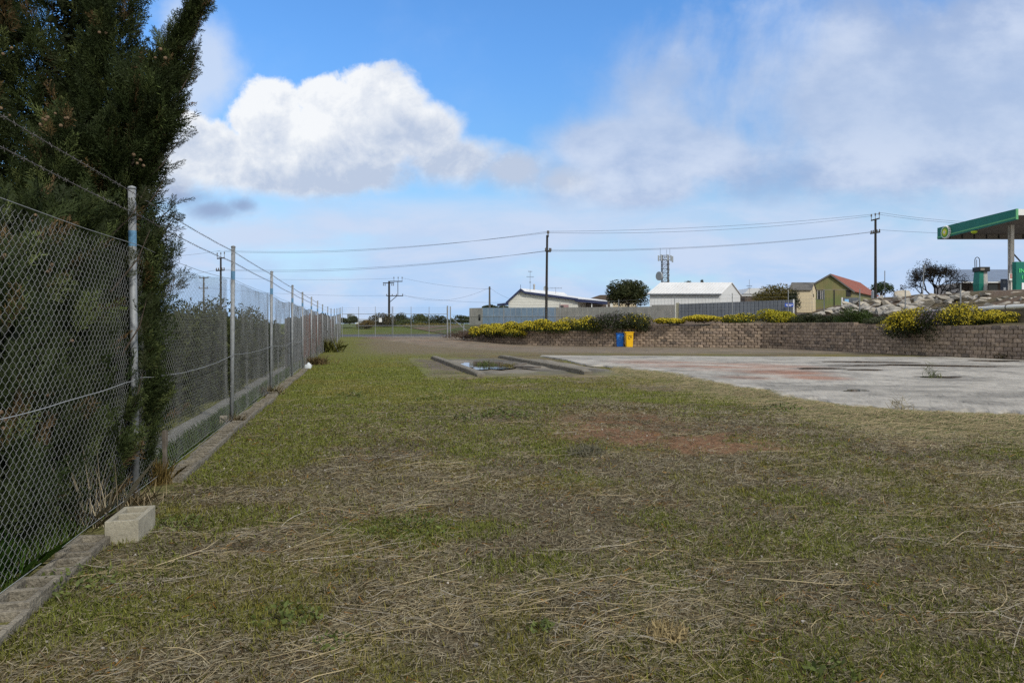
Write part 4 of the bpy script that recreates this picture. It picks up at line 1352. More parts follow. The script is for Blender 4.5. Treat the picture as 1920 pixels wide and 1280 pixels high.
c = c * (1 - g[:, None]) + np.array((.07, .085, .03)) * g[:, None]
hard = sstep(5, 7, x - wall2_x(y)) ; c = c * (1 - hard[:, None]) + np.array((.22, .21, .2)) * hard[:, None]
ob = npmesh('upper_ground', PTS.reshape(-1, 3), grid_faces(len(ss), len(ts)), MT['ground'], None, c, smooth=True)
setp(ob, 'raised earth terrace and yard behind the retaining wall', 'ground', kind='structure')

# second concrete wall with a white pipe on top
cw = thing('concrete_wall', 'low grey concrete wall topped by a white pipe behind the yellow shrubs', 'wall', (21.3, 42, 1.5))
pa = Vector((XP(1598, 44.5), 44.5, 0)); pb = Vector((24.9, 23.0, 0)); za = 1.45 + (612 - 593) / F * 44.5; zb_ = 1.45 + (612 - 573) / F * 31.5
dr = (pb - pa).normalized(); nr = Vector((-dr.y, dr.x, 0))
mb = MB()
zbb = za + (zb_ - za) * ((44.5 - 23) / (44.5 - 31.5))
mb.prism([pa + Vector((0, 0, 1.2)), pb + Vector((0, 0, 1.2)), pb + Vector((0, 0, zbb - .12)), pa + Vector((0, 0, za - .12))], nr * .2)
mb.build('wall_body', MT['oldconc'], cw)
mb = MB(); mb.tube([pa + Vector((0, 0, za)) - nr * .05, pb + Vector((0, 0, zbb)) - nr * .05], .10, 12)
mb.build('pipe_rail', MT['white'], cw, smooth=True)
for i in range(12):
    mb = MB(); f = (i + .5) / 12; p = pa.lerp(pb, f) + Vector((0, 0, za + (zbb - za) * f)) - nr * .05
    mb.tube([p - dr * .03, p + dr * .03], .108, 12); mb.build('pipe_clamp', MT['polegrey'], cw)

# ================================================================ ROCKS
rocks = []
for v in range(7):
    bm = bmesh.new(); bmesh.ops.create_icosphere(bm, subdivisions=3, radius=.5)
    rg = np.random.default_rng(v + 50)
    planes = unit(16, rg); lim = rg.uniform(.2, .42, 16)
    for vv in bm.verts:
        p = np.array(vv.co)
        for q, l in zip(planes, lim):
            e = p @ q
            if e > l: p = p - q * (e - l) * .98
        p = p * (1 + .10 * (vnoise(p[0] * 7 + v, p[1] * 7 + p[2] * 5, v) - .5))
        vv.co = p * np.array((1.25, 1, .8))
    me = bpy.data.meshes.new('rock'); bm.to_mesh(me); bm.free(); me.materials.append(MT['rock' if v < 5 else 'palerock'])
    me.polygons.foreach_set('use_smooth', [False] * len(me.polygons))
    rocks.append(me)
random.seed(11); rng = np.random.default_rng(12)


def rock(x, y, z, s, v, label=None, sc=None, group='limestone rocks heaped on the bank'):
    o = bpy.data.objects.new('rock', rocks[v]); link(o)
    o.location = (x, y, z); k = sc or (random.uniform(.85, 1.4), random.uniform(.8, 1.1), random.uniform(.65, .95))
    o.scale = [s * q for q in k]; o.rotation_euler = (random.uniform(-.4, .4), random.uniform(-.4, .4), random.random() * 6.28)
    setp(o, label or ('grey brown limestone rock heaped on the bank above the white pipe' if v < 5 else 'pale cream limestone rock among the grey rocks on the bank'), 'rock', group)
    return o


# big readable ones: px, py centre, depth, size
for px, py, d, s, v, l in ((1688, 552, 46, 1.7, 5, 'largest pale boulder on top of the rock bank'), (1598, 577, 45, 1.3, 3, 'long flat grey boulder at the left end of the rock bank'),
                           (1625, 573, 46, 1.2, 2, 'rounded grey boulder behind the first bank rocks under the power pole'), (1555, 581, 46, .7, 5, 'small pale rock at the far left tip of the bank'),
                           (1770, 556, 43, 1.6, 5, 'wide pale boulder below the dry tree'), (1860, 556, 39, .9, 6, 'pale pointed rock below the fuel pump plinth'),
                           (1745, 557, 43, 1.2, 1, 'blocky grey boulder below the thin sign post'), (1803, 560, 42, 1.2, 4, 'dark grey boulder left of the pump plinth'),
                           (1749, 574, 40.5, .75, 6, 'bright yellowish broken rock low on the bank'), (1668, 581, 43, 1.1, 0, 'large grey rock low on the bank by the thin fence post'),
                           (1706, 580, 42, 1.0, 3, 'square grey rock at the foot of the bank right of the thin fence post'), (1905, 552, 37, 1.2, 5, 'pale weathered boulder at the right edge of the photo'),
                           (1720, 566, 43.5, .9, 2, 'mid bank grey boulder under the largest pale one')):
    p = W(px, py + 3, d); rock(p.x, p.y, p.z, s * .92, v, l, group='large boulders on the bank')
for i in range(285):
    q = random.uniform(.25, 4.2) ** 1.0; y = random.uniform(31, 49.5)
    dens = 1 if y > 38 else .85
    if random.random() > dens: continue
    x = float(wall2_x(y)) + q
    s = random.uniform(.25, .85) * (1.0 if y > 38 else .75)
    z = float(upper_z(x, y)) - .05 + s * .1 + (random.uniform(-.1, .2) if y > 38 and q > 1 else 0)
    rock(x, y, z, s, random.choice([0, 1, 2, 3, 4, 0, 1, 2, 3, 4, 5, 6]))
for i in range(40):
    y = random.uniform(46.5, 52); x = XP(random.uniform(1505, 1570), y); s = random.uniform(.2, .5)
    rock(x, y, float(upper_z(x, y)) + .1, s, random.choice([5, 6, 0, 1]))

# ================================================================ SHRUBS
YEL = ((.46, .37, .02), (.64, .53, .05)); GRN = ((.035, .05, .012), (.075, .09, .02)); DRK = ((.022, .032, .012), (.05, .06, .022))


def px_shrub(label, x0, x1, y0, y1, d, depth, g=GRN, fl=YEL, n=2600, fn=1500, seed=0, size=.11, fsize=.085, ft=.2, name='shrub', flname='flowers', nl=18, mat='leaf', **k):
    d = d - (1.15 if x0 < 1300 else .75)
    c = W((x0 + x1) / 2, (y0 + y1) / 2, d)
    return shrub(name, label, c, ((x1 - x0) / 2 / F * d * (1.16 if x0 < 1650 else 1.28), depth, (y1 - y0) / 2 / F * d * (1.25 if x0 < 1650 else 1.5)), int(n * 1.25), size, g[0], g[1], fl, int(fn * 1.5), fsize * 1.1, seed=seed + 200, flower_top=ft,
                 group=k.pop('group', 'flowering shrubs along the retaining wall'), low=-.6, nl=nl, **k)


px_shrub('yellow flowering mound at the far left end of the retaining wall', 879, 920, 611, 634, 57.3, .9, seed=1, fn=1700, ft=-.1)
px_shrub('yellow flowering shrub second from the left end of the wall', 908, 955, 609, 634, 56, 1.0, seed=2, fn=2000, ft=-.1)
px_shrub('yellow shrub hanging over the low stepped part of the wall', 942, 988, 608, 634, 54.4, 1.0, seed=3, fn=2000, ft=-.05)
px_shrub('bright yellow shrub just left of the thin power pole', 978, 1040, 602, 624, 53.6, 1.1, seed=4, fn=2300, ft=-.1)
px_shrub('yellow and brown shrub just right of the thin power pole', 1022, 1086, 600, 627, 53, 1.0, seed=5, fn=1300, ft=.1)
px_shrub('green and yellow shrub beside the dark shrub above the wall', 1082, 1128, 597, 624, 52.2, 1.0, seed=6, fn=900, ft=.2)
px_shrub('large dark shrub with greyish flowers hanging over the bins', 1110, 1190, 589, 626, 51.6, 1.1, g=DRK, fl=((.13, .11, .12), (.24, .21, .22)), fn=700, n=4800, seed=7, ft=.5, nl=30)
px_shrub('dark green shrub behind the yellow bin', 1165, 1222, 590, 626, 51.3, 1.0, g=DRK, fl=YEL, fn=260, n=3800, seed=8, ft=.2, nl=26)
px_shrub('low yellow mound on the wall right of the bins', 1231, 1281, 596.5, 609, 50.6, .9, seed=9, fn=2300, ft=-.2, nl=20, n=1600)
px_shrub('smooth yellow dome shrub in front of the slate fence', 1289, 1352, 592, 606, 49.9, .9, seed=10, fn=3000, ft=-.3, nl=26, n=1600)
px_shrub('green yellow low shrub right of the yellow dome', 1354, 1428, 590, 609, 49.4, .9, seed=11, fn=900, ft=.2, g=((.05, .07, .015), (.10, .12, .025)), n=3200)
px_shrub('vivid yellow green bush near the corner of the wall', 1424, 1490, 583, 614, 48.6, 1.2, seed=12, fn=3000, ft=.0, fl=((.34, .33, .02), (.50, .42, .03)), nl=24)
px_shrub('dark green shrub right of the vivid yellow bush at the wall corner', 1480, 1556, 591, 615, 47.3, 1.1, g=DRK, fl=None, fn=0, n=3600, seed=13)
px_shrub('dull green shrub in front of the rock bank left end', 1535, 1585, 594, 614, 45, 1.0, g=DRK, fl=None, fn=0, n=2600, seed=14)
px_shrub('upright green bush in front of the rocks by the wall', 1570, 1640, 580, 613, 42.5, .9, g=((.03, .055, .012), (.06, .09, .02)), fl=None, fn=0, n=3600, seed=15)
px_shrub('grey green low shrub left of the big yellow shrubs', 1625, 1682, 593, 613, 40, .8, g=((.05, .06, .03), (.09, .10, .05)), fl=None, fn=0, n=1800, seed=16)
px_shrub('big yellow flowering shrub spilling over the shaded wall at left', 1668, 1742, 591, 637, 36.2, .9, g=DRK, seed=17, fn=3400, n=5200, ft=.35, nl=32, size=.09, fsize=.065)
px_shrub('dark shrub with mauve flowers between two yellow shrubs', 1728, 1796, 588, 640, 35.2, .9, g=DRK, seed=18, fn=900, n=5200, ft=.45, fl=((.15, .12, .14), (.26, .21, .24)), nl=32, size=.09, fsize=.065)
px_shrub('largest yellow flowering shrub hanging down the shaded wall', 1772, 1850, 584, 647, 34.2, .9, g=DRK, seed=19, fn=3000, n=6500, ft=.35, nl=36, size=.09, fsize=.065)
px_shrub('yellow flowering shrub tapering off at the right end', 1835, 1902, 587, 613, 33.2, .8, g=GRN, seed=20, fn=2600, n=2600, ft=.0, size=.09, fsize=.065)
px_shrub('low brown dried shrub by the gate end of the wall', 835, 905, 621, 638, 58.5, 1.0, g=((.09, .06, .045), (.14, .10, .07)), fl=None, fn=0, n=1600, seed=21)
shrub('shrub', 'small weed at the wall foot on the right edge', W(1885, 668, 30.6), (.7, .4, .22), 700, .09, (.09, .07, .04), (.13, .11, .05), seed=231, low=-.1)

# ================================================================ WIRE FENCE ON THE TERRACE
wf = thing('wire_fence', 'thin wire stock fence on steel posts along the top of the retaining wall', 'fence', W(1050, 606, 53.2))
pts = [(840, 578, 612, 59.6), (944, 573, 610, 55.8), (1050, 567, 604, 53.4), (1160, 561, 603, 52.2), (1265, 555, 602, 51), (1373, 549.5, 602, 50), (1478, 546, 600, 49), (1545, 543, 598, 47.5)]
for px, yt, yb, d in pts[1:]:
    mb = MB(); a = W(px, yb + 6, d); b = W(px, yt, d); mb.tube([a, b], .028, 7); mb.build('post', MT['galv'], wf)
mb = MB()
for i in range(1, len(pts) - 1):
    p, q = pts[i], pts[i + 1]
    for k in range(9):
        f = k / 8
        mb.tube([W(p[0], p[1] + 3 + (p[2] - p[1]) * f, p[3]), W(q[0], q[1] + 3 + (q[2] - q[1]) * f, q[3])], .0045, 3, cap=False)
    for k in range(1, 12):
        f = k / 12; x_ = p[0] + (q[0] - p[0]) * f
        t_ = p[1] + (q[1] - p[1]) * f + 14; b_ = p[2] + (q[2] - p[2]) * f; dd = p[3] + (q[3] - p[3]) * f
        mb.tube([W(x_, t_, dd), W(x_, b_, dd)], .004, 3, cap=False)
mb.build('ringlock_wire', MT['wire'], wf)
for i, (px, yt, yb, d, l) in enumerate([(1612, 543, 596, 42.3, 'thin steel post standing by the rocks left of the white pipe'), (1697.5, 544, 592, 38.5, 'thin dark steel post in front of the rocks in the middle of the bank'),
                                        (1801, 534, 585, 34.8, 'thin grey steel post in front of the rocks below the pump'), (1659, 508, 556, 56, 'tall thin pale post behind the rocks beside the power pole')]):
    t = thing('steel_post', l, 'post', W(px, yb, d)); mb = MB()
    mb.tube([W(px, yb + 6, d), W(px, yt, d)], .032, 8); mb.build('post_body', MT['galv'], t)
    mb = MB(); mb.tube([W(px, yt, d), W(px, yt, d) + Vector((0, 0, .03))], [.036, .02], 8); mb.build('cap', MT['galv'], t)

# ================================================================ LONG CONCRETE WALL
A = Vector((XP(880, 86), 86, 0)); B = Vector((XP(1270, 62), 62, 0))
lw = thing('boundary_wall', 'long pale grey concrete boundary wall with a faded blue painted stretch', 'wall', (A.x, A.y, 1.6))
dr = (B - A).normalized(); nr = Vector((dr.y, -dr.x, 0))


def wl(px):
    # point on the wall line seen at px
    u = (px - CX) / F; f = (A.x - u * A.y) / ((A.x - u * A.y) - (B.x - u * B.y)); return A.lerp(B, f)


def wz(px, py): p = wl(px); return EYE - (py - HY) / F * p.y


def wseg(px0, px1, t0, t1, off, mat, name, bot=None, thick=.2):
    mb = MB(); p, q = wl(px0), wl(px1)
    b0 = bot if bot is not None else 1.2
    mb.prism([p + nr * off + Vector((0, 0, b0)), q + nr * off + Vector((0, 0, b0)), q + nr * off + Vector((0, 0, wz(px1, t1))), p + nr * off + Vector((0, 0, wz(px0, t0)))], -nr * thick)
    return mb.build(name, MT[mat], lw)


wseg(880, 905, 577.5, 577, 0, 'wallconc', 'wall_panel'); wseg(905, 1042, 577, 576.3, 0, 'wallblue', 'painted_panel'); wseg(1042, 1150, 576.3, 575.4, 0, 'wallconc', 'wall_panel')
wseg(1150, 1222, 575.4, 574.6, 0, 'wallconc', 'wall_panel'); wseg(1222, 1264.5, 571.8, 571.2, .003, 'wallconc', 'wall_panel')
mb = MB()
for px in np.arange(884, 1262, 10.4):
    p = wl(px); mb.obox(p + nr * .012 + Vector((0, 0, (1.2 + wz(px, 577)) / 2)), .02, .02, wz(px, 577) - 1.25, Matrix.Rotation(math.atan2(dr.y, dr.x), 3, 'Z'))
mb.build('cover_strip', MT['wallconc'], lw)
mb = MB(); p, q = wl(881), wl(1221)
mb.beam(p + nr * .02 + Vector((0, 0, wz(881, 593))), q + nr * .02 + Vector((0, 0, wz(1221, 593))), .05, .05); mb.build('mid_rail', MT['wallconc'], lw)
p = wl(899)
w_ = MB(); w_.obox(p + nr * .01 + Vector((0, 0, wz(899, 595.5))), .36, .05, .72, Matrix.Rotation(math.atan2(dr.y, dr.x), 3, 'Z')); w_.build('window', MT['glass'], lw)
# slate grey sheet fence and cream panel
corr_wall('sheet_metal_fence', 'cream steel fence panel at the join of the concrete wall and slate fence', (wl(1266).x, wl(1266).y - .3), (XP(1273, 61.3), 61.3), 2.2, 2.2, 'creamtrim', z0=1.35, z1=1.35)
mb = None
corr_wall('sheet_metal_fence', 'slate grey steel sheet fence on the terrace above the low yellow shrubs', (XP(1273, 60.8), 60.8), (XP(1490, 58.0), 58.0), EYE - (570 - HY) / F * 60.8 - 1.9, EYE - (562 - HY) / F * 58 - 1.9, 'steelfence', z0=1.9, z1=1.9, pitch=.3)
t = thing('sheet_metal_fence', 'end post of slate fence', 'fence', W(1488, 570, 57.9)) if False else None
mb = MB(); a = W(1488, 578, 57.6); mb.box(a.x - .05, a.x + .05, a.y - .05, a.y + .05, a.z - .8, EYE - (561 - HY) / F * 57.6)
o = mb.build('fence_post', MT['white'], None, bevel=.01); setp(o, 'white end post of the slate sheet fence beside the blue sign', 'post')
t = thing('sign', 'small blue sign with white lettering on the end of the slate fence', 'sign', W(1480, 576, 57.3))
c = W(1479.5, 571.5, 57.4); mb = MB(); mb.box(c.x - .36, c.x + .36, c.y - .03, c.y, c.z - .15, c.z + .15); mb.build('panel', MT['signblue'], t)
mb = MB()
for k, (dx, w) in enumerate(((-.22, .08), (-.1, .1), (.02, .06), (.14, .1), (.25, .05))): mb.box(c.x + dx - w / 2, c.x + dx + w / 2, c.y - .036, c.y - .031, c.z - .03, c.z + .05)
mb.box(c.x - .2, c.x + .16, c.y - .036, c.y - .031, c.z - .09, c.z - .06)
mb.build('lettering', MT['signwhite'], t)

# ================================================================ HOUSE
d = 88
hs = thing('house', 'white weatherboard house with blue barge boards behind the long wall', 'house', W(1000, 600, d))
prof = [(953.5, 563), (976, 542), (984, 547.5), (1083, 560.5)]
P = [W(a, b, d) for a, b in prof]
base = 1.7
mb = MB()
gab = [Vector((P[0].x, d, base)), Vector((W(1083, 0, d).x, d, base))] + [Vector((p.x, d, p.z - .06)) for p in (P[3], P[2], P[1], P[0])]
mb.prism(gab, (6, 10.5, 0)); mb.build('wall', MT['weather'], hs)
mb = MB()
zz = base + .1
while zz < 5.9:
    lo = [q for q in gab]
    # board line clipped to gable
    def xr(z):
        xl = P[0].x if z < P[0].z else P[0].x + (z - P[0].z) / (P[1].z - P[0].z) * (P[1].x - P[0].x)
        if z < P[3].z: xr_ = P[3].x
        elif z < P[2].z: xr_ = P[3].x + (z - P[3].z) / (P[2].z - P[3].z) * (P[2].x - P[3].x)
        else: xr_ = P[2].x + (z - P[2].z) / (P[1].z - P[2].z) * (P[1].x - P[2].x)
        return xl + .08, xr_ - .1
    a, b = xr(zz + .2)
    if b - a > .2: mb.add([(a, d - .004, zz + .17), (b, d - .004, zz + .17), (b, d - .03, zz), (a, d - .03, zz), (a, d - .001, zz), (b, d - .001, zz)], [(0, 1, 2, 3), (2, 3, 4, 5)])
    zz += .2
mb.build('weatherboard', MT['weather'], hs)
mb = MB()
up = Vector((0, 0, .08)); ov = Vector((0, -.35, 0)); ln = Vector((6.3, 11.0, 0))
for a, b in ((P[0] + Vector((-.35, 0, -.3)), P[1]), (P[1], P[2]), (P[2], P[3] + Vector((.1, 0, -.02)))):
    mb.prism([a + ov, b + ov, b + ov + up, a + ov + up], ln)
rf = mb.build('roof', MT['whitesheet'], hs)
ORG[rf] = ORG[hs]
mb = MB()
for a, b in ((P[0] + Vector((-.35, 0, -.3)), P[1]), (P[1], P[2]), (P[2], P[3])):
    mb.prism([a + ov * 1.15 - up * 2.6, b + ov * 1.15 - up * 2.6, b + ov * 1.15 + up * .9, a + ov * 1.15 + up * .9], (0, .03, 0))
mb.build('barge_board', MT['navy'], hs)
mb = MB(); q = P[1] + ov; mb.tube([q - up * 6, q + Vector((0, 0, .55))], .03, 6); mb.build('finial', MT['navy'], hs)
mb = MB(); a = W(1001.5, 547, d + 3); mb.tube([a, a + Vector((0, 0, .85))], .12, 10); mb.tube([a + Vector((0, 0, .85)), a + Vector((0, 0, .9)), a + Vector((0, 0, 1.05))], [.17, .17, .04], 10)
mb.build('flue', MT['dirtywhite'], hs)
mb = MB(); a = W(1049, 574, d - .02); mb.box(a.x, a.x + 1.15, a.y - .05, a.y, 4.0 - .75, EYE + (HY - 571) / F * d)
wn = mb.build('window', MT['pinkblind'], hs); ORG[wn] = ORG[hs]
mb = MB(); mb.box(a.x + .06, a.x + .52, a.y - .056, a.y - .052, 3.3, EYE + (HY - 572) / F * d - .05); mb.build('pane', MT['glass'], wn)
# verandah
mb = MB(); q0 = W(1078, 560.5, d - .3); q1 = W(1139, 566, d - .3)
mb.prism([q0, q1, q1 + Vector((0, 0, .09)), q0 + Vector((0, 0, .09))], (0, 7, 0)); mb.build('verandah_roof', MT['whitesheet'], hs)
mb = MB(); mb.prism([q0 + Vector((0, -.04, -.32)), q1 + Vector((0, -.04, -.32)), q1 + Vector((0, -.04, .05)), q0 + Vector((0, -.04, .05))], (0, .035, 0)); mb.build('fascia', MT['navy'], hs)
for px in (1109.5, 1138):
    mb = MB(); q = W(px, 566, d - .1); mb.box(q.x - .06, q.x + .06, q.y - .06, q.y + .06, base, q.z - .12); mb.build('verandah_post', MT['white'], hs)
mb = MB(); q = W(1083.3, 566, d + 2.2); mb.box(q.x, q.x + 4.2, q.y, q.y + .1, base, q.z - .05); mb.build('verandah_wall', MT['brownwall'], hs)
mb = MB(); q0 = W(932, 572.5, 90); q1 = W(956, 570.5, 90); mb.prism([q0, q1, q1 + Vector((0, 0, .25)), q0 + Vector((0, 0, .2))], (0, 3, 0)); mb.build('lean_to_roof', MT['navy'], hs)


def antenna(label, px, ybot, ytop, d, bars, name='antenna'):
    t = thing(name, label, 'antenna', W(px, ybot, d)); mb = MB(); mb.tube([W(px, ybot, d), W(px, ytop, d)], .02, 5); mb.build('mast', MT['polegrey'], t)
    mb = MB()
    for y_, w, n in bars:
        a = W(px - w, y_, d); b = W(px + w, y_ + .2, d); mb.tube([a, b], .016, 4)
        for k in range(n):
            q = a.lerp(b, (k + .5) / n); mb.tube([q + Vector((0, -.35, 0)), q + Vector((0, .35, 0))], .01, 3); mb.tube([q + Vector((0, 0, -.12)), q + Vector((0, 0, .12))], .01, 3)
    mb.build('element', MT['polegrey'], t)
    return t


antenna('tall television antenna on the white house roof left of the flue', 994, 556, 508, 88.5, [(509, 4, 4), (519, 7, 7), (529, 2, 2)])
antenna('broad television antenna on the white house roof right of the dish', 1042, 551, 538.5, 88.5, [(540, 12, 9)])
antenna('small antenna on the roof behind the olive bush', 1405, 552, 524, 88, [(536, 5, 5), (540, 3, 3)])
t = thing('satellite_dish', 'grey satellite dish on the white house roof behind the thin power pole', 'satellite dish', W(1025, 549, 89))
mb = MB(); c = W(1023.5, 541, 88.5); vs = [c]; fs = []
for r_, dep in ((.15, .03), (.3, .09), (.33, .10)):
    vs += [c + Vector((math.cos(a) * r_, -dep, math.sin(a) * r_ * 1.05)) for a in np.linspace(0, 2 * pi, 19)[:-1]]
fs = [(0, 1 + k, 1 + (k + 1) % 18) for k in range(18)]
for q in range(2): fs += [(1 + 18 * q + k, 1 + 18 * q + (k + 1) % 18, 19 + 18 * q + (k + 1) % 18, 19 + 18 * q + k) for k in range(18)]
mb.add(vs, fs); mb.build('reflector', MT['dish'], t)
mb = MB(); mb.tube([c + Vector((0, .02, 0)), W(1025, 550, 88.6)], .03, 6); mb.tube([c + Vector((0, -.05, -.3)), c + Vector((0, -.45, 0))], .015, 5); mb.build('arm', MT['polegrey'], t)

# dark roof behind the tree
t = thing('house', 'house with a low dark brown roof mostly hidden behind the round tree', 'house', W(1130, 580, 120))
d = 120; mb = MB(); a = [W(1098, 562, d), W(1125, 553, d), W(1150, 552.5, d), W(1200, 562, d)]
mb.prism(a, (0, 8, 0)); mb.build('roof', MT['brownwall'], t)
mb = MB(); mb.box(a[0].x + .5, a[3].x - .5, d + .5, d + 7.5, 1.5, a[0].z); mb.build('wall', MT['cream'], t)

# ================================================================ WHITE SHED
d = 74
sh = thing('shed', 'large white metal shed with a bright gable roof behind the wall', 'shed', W(1300, 590, d))
A0 = W(1218, 550.5, d); A1 = W(1352, 548.2, d - .5); dp = 6.0
ya = d
# corner front-left, front-right, and gable depth going right-back
fl = Vector((A0.x, d, 0)); fr = Vector((W(1352, 0, d).x, d, 0)); ev = EYE + (HY - 550) / F * d
br = Vector((W(1388, 0, d + 5.2).x, d + 5.2, 0)); back = br - fr
bl = fl + back; rid = ev + 1.25
zb0 = 1.6
mb = MB()
mb.add([fl + Vector((0, 0, zb0)), fr + Vector((0, 0, zb0)), fr + Vector((0, 0, ev)), fl + Vector((0, 0, ev))], [(0, 1, 2, 3)])
g1 = fr + back * .5
mb.add([fr + Vector((0, 0, zb0)), br + Vector((0, 0, zb0)), br + Vector((0, 0, ev)), g1 + Vector((0, 0, rid)), fr + Vector((0, 0, ev))], [(0, 1, 2, 3, 4)])
g0 = fl + back * .5
mb.add([bl + Vector((0, 0, zb0)), fl + Vector((0, 0, zb0)), fl + Vector((0, 0, ev)), g0 + Vector((0, 0, rid)), bl + Vector((0, 0, ev))], [(0, 1, 2, 3, 4)])
mb.add([br + Vector((0, 0, zb0)), bl + Vector((0, 0, zb0)), bl + Vector((0, 0, ev)), br + Vector((0, 0, ev))], [(0, 1, 2, 3)])
mb.build('wall', MT['shedwall'], sh, fixn=False)
mb = MB(); n = int((fr - fl).length / .35)
for i in range(n): p = fl.lerp(fr, (i + .5) / n); mb.box(p.x - .02, p.x + .02, d - .02, d - .001, zb0, ev - .12)
mb.build('wall_rib', MT['shedwall'], sh)
mb = MB()
for (a, b) in ((fl, fr), (bl, br)):
    ga, gb = g0, g1; ex = (fr - fl).normalized() * .15; out = (a - g0).normalized() * .25
    q = [a + out - ex + Vector((0, 0, ev - .08)), b + out + ex + Vector((0, 0, ev - .08)), gb + ex + Vector((0, 0, rid + .03)), ga - ex + Vector((0, 0, rid + .03))]
    mb.prism(q, (0, 0, .06))
mb.build('roof', MT['whitesheet'], sh)
mb = MB(); out = (fl - g0).normalized() * .33
for i_ in range(22):
    f_ = (i_ + .5) / 22; p_ = fl.lerp(fr, f_) + out * .6; q_ = g0.lerp(g1, f_)
    mb.beam(Vector((p_.x, p_.y, ev + .035)), Vector((q_.x, q_.y, rid + .1)), .05, .03)
mb.build('roof_rib', MT['whitesheet'], sh); mb = MB()
mb.beam(fl + out + Vector((-.15, 0, ev - .12)), fr + out + Vector((.15, 0, ev - .12)), .12, .14); mb.build('gutter', MT['steelfence'], sh)
t = thing('shed', 'grey roofed outbuilding partly hidden behind the olive bush', 'shed', W(1430, 580, 90)); d = 90
mb = MB(); q = [W(1394, 551, d), W(1406, 540, d), W(1478, 541, d), W(1490, 551, d)]; mb.prism(q, (0, 5, -.0)); mb.build('roof', MT['shedwall'], t)
mb = MB(); mb.box(q[0].x + .3, q[3].x - .2, d + .3, d + 5, 2, q[0].z); mb.build('wall', MT['brownwall'], t)
mb = MB(); q0 = W(1383, 553, 80); q1 = W(1420, 552, 80); mb.box(q0.x, q1.x, 80, 84, q0.z - .12, q0.z + .02); mb.build('verandah_roof', MT['shedwall'], t)
for px in (1385, 1400): 
    mb = MB(); q = W(px, 560, 80.2); mb.box(q.x - .06, q.x + .06, 80.1, 80.22, 1.8, q0.z - .12); mb.build('verandah_post', MT['timber'], t)

# small beige shed
d = 66
bs = thing('shed', 'small cream outhouse with a steep grey roof beside the green shed', 'shed', W(1505, 576, d))
fl = Vector((W(1481, 0, d).x, d, 0)); fr = Vector((W(1520.5, 0, d).x, d, 0)); br = Vector((W(1529.5, 0, d + 2).x, d + 2, 0)); back = br - fr; bl = fl + back
zb0 = EYE + (HY - 578) / F * d - .4; ev = EYE + (HY - 543) / F * d; rid = EYE + (HY - 529.5) / F * d
g0 = fl + back * .5; g1 = fr + back * .5
V3 = lambda p, z: Vector((p.x, p.y, z))
mb = MB()
mb.add([V3(fl, zb0), V3(fr, zb0), V3(fr, ev), V3(fl, ev)], [(0, 1, 2, 3)])
mb.add([V3(fr, zb0), V3(br, zb0), V3(br, ev), V3(g1, rid), V3(fr, ev)], [(0, 1, 2, 3, 4)])
mb.add([V3(bl, zb0), V3(fl, zb0), V3(fl, ev), V3(g0, rid), V3(bl, ev)], [(0, 1, 2, 3, 4)])
mb.add([V3(br, zb0), V3(bl, zb0), V3(bl, ev), V3(br, ev)], [(0, 1, 2, 3)])
mb.build('wall', MT['cream'], bs, fixn=False)
mb = MB()
for a, b in ((fl, fr), (bl, br)):
    out = (a - g0).normalized() * .18; ex = (fr - fl).normalized() * .1
    mb.prism([V3(a + out - ex, ev - .08), V3(b + out + ex, ev - .08), V3(g1 + ex, rid), V3(g0 - ex, rid)], (0, 0, .07))
mb.build('roof', MT['greyroof'], bs)
mb = MB(); p = fr.lerp(br, .5); nn = Vector((back.y, -back.x, 0)).normalized(); q = V3(p, EYE + (HY - 553) / F * d) + nn * .01
mb.obox(q, .25, .05, .3, Matrix.Rotation(math.atan2(back.y, back.x), 3, 'Z')); mb.build('window', MT['glass'], bs)

# green shed with red roof
d = 72
gs = thing('shed', 'weathered green iron shed with a red roof', 'shed', W(1580, 580, d))
base = 2.6
prof = [W(1526.5, 533, d), W(1558, 514.5, d), W(1597, 543.5, d)]
xr_ = W(1597, 0, d).x
xl_ = W(1524, 0, d).x
gab = [Vector((xl_, d, base)), Vector((xr_, d, base)), Vector((xr_, d, prof[2].z)), prof[1].copy(), Vector((xl_, d, prof[0].z))]
L = Vector((10, 14, 0))
mb = MB(); mb.prism(gab, L); mb.build('wall', MT['greenwall'], gs)
mb = MB(); up = Vector((0, 0, .07)); ov = -L.normalized() * .25
for a, b in ((prof[0] + Vector((-.2, 0, -.08)), prof[1]), (prof[1], prof[2] + Vector((.35, 0, -.2)))):
    mb.prism([a + ov, b + ov, b + ov + up, a + ov + up], L * 1.05)
mb.build('roof', MT['redroof'], gs)
mb = MB()
for a, b in ((prof[0] + Vector((-.2, 0, -.08)), prof[1]), (prof[1], prof[2] + Vector((.35, 0, -.2)))):
    mb.prism([a + ov * 1.1 - up * 1.5, b + ov * 1.1 - up * 1.5, b + ov * 1.1 + up, a + ov * 1.1 + up], (0, .03, 0))
mb.build('barge_board', MT['polegrey'], gs)
zz = lambda py: EYE + (HY - py) / F * d
mb = MB(); mb.box(xl_ + .1, xr_ - .1, d - .05, d - .004, zz(543.5), zz(542.5)); mb.build('lintel', MT['stdark'], gs)
w_ = MB(); w_.box(W(1532, 0, d).x, W(1545, 0, d).x, d - .03, d - .002, zz(561), zz(545)); w_ = w_.build('window', MT['glass'], gs); ORG[w_] = ORG[gs]
mb = MB()
for px in (1538.5, 1541.5, 1532.3, 1544.7): q = W(px, 0, d).x; mb.box(q - .03, q + .03, d - .05, d - .032, zz(561), zz(545))
mb.build('window_frame', MT['dirtywhite'], w_)
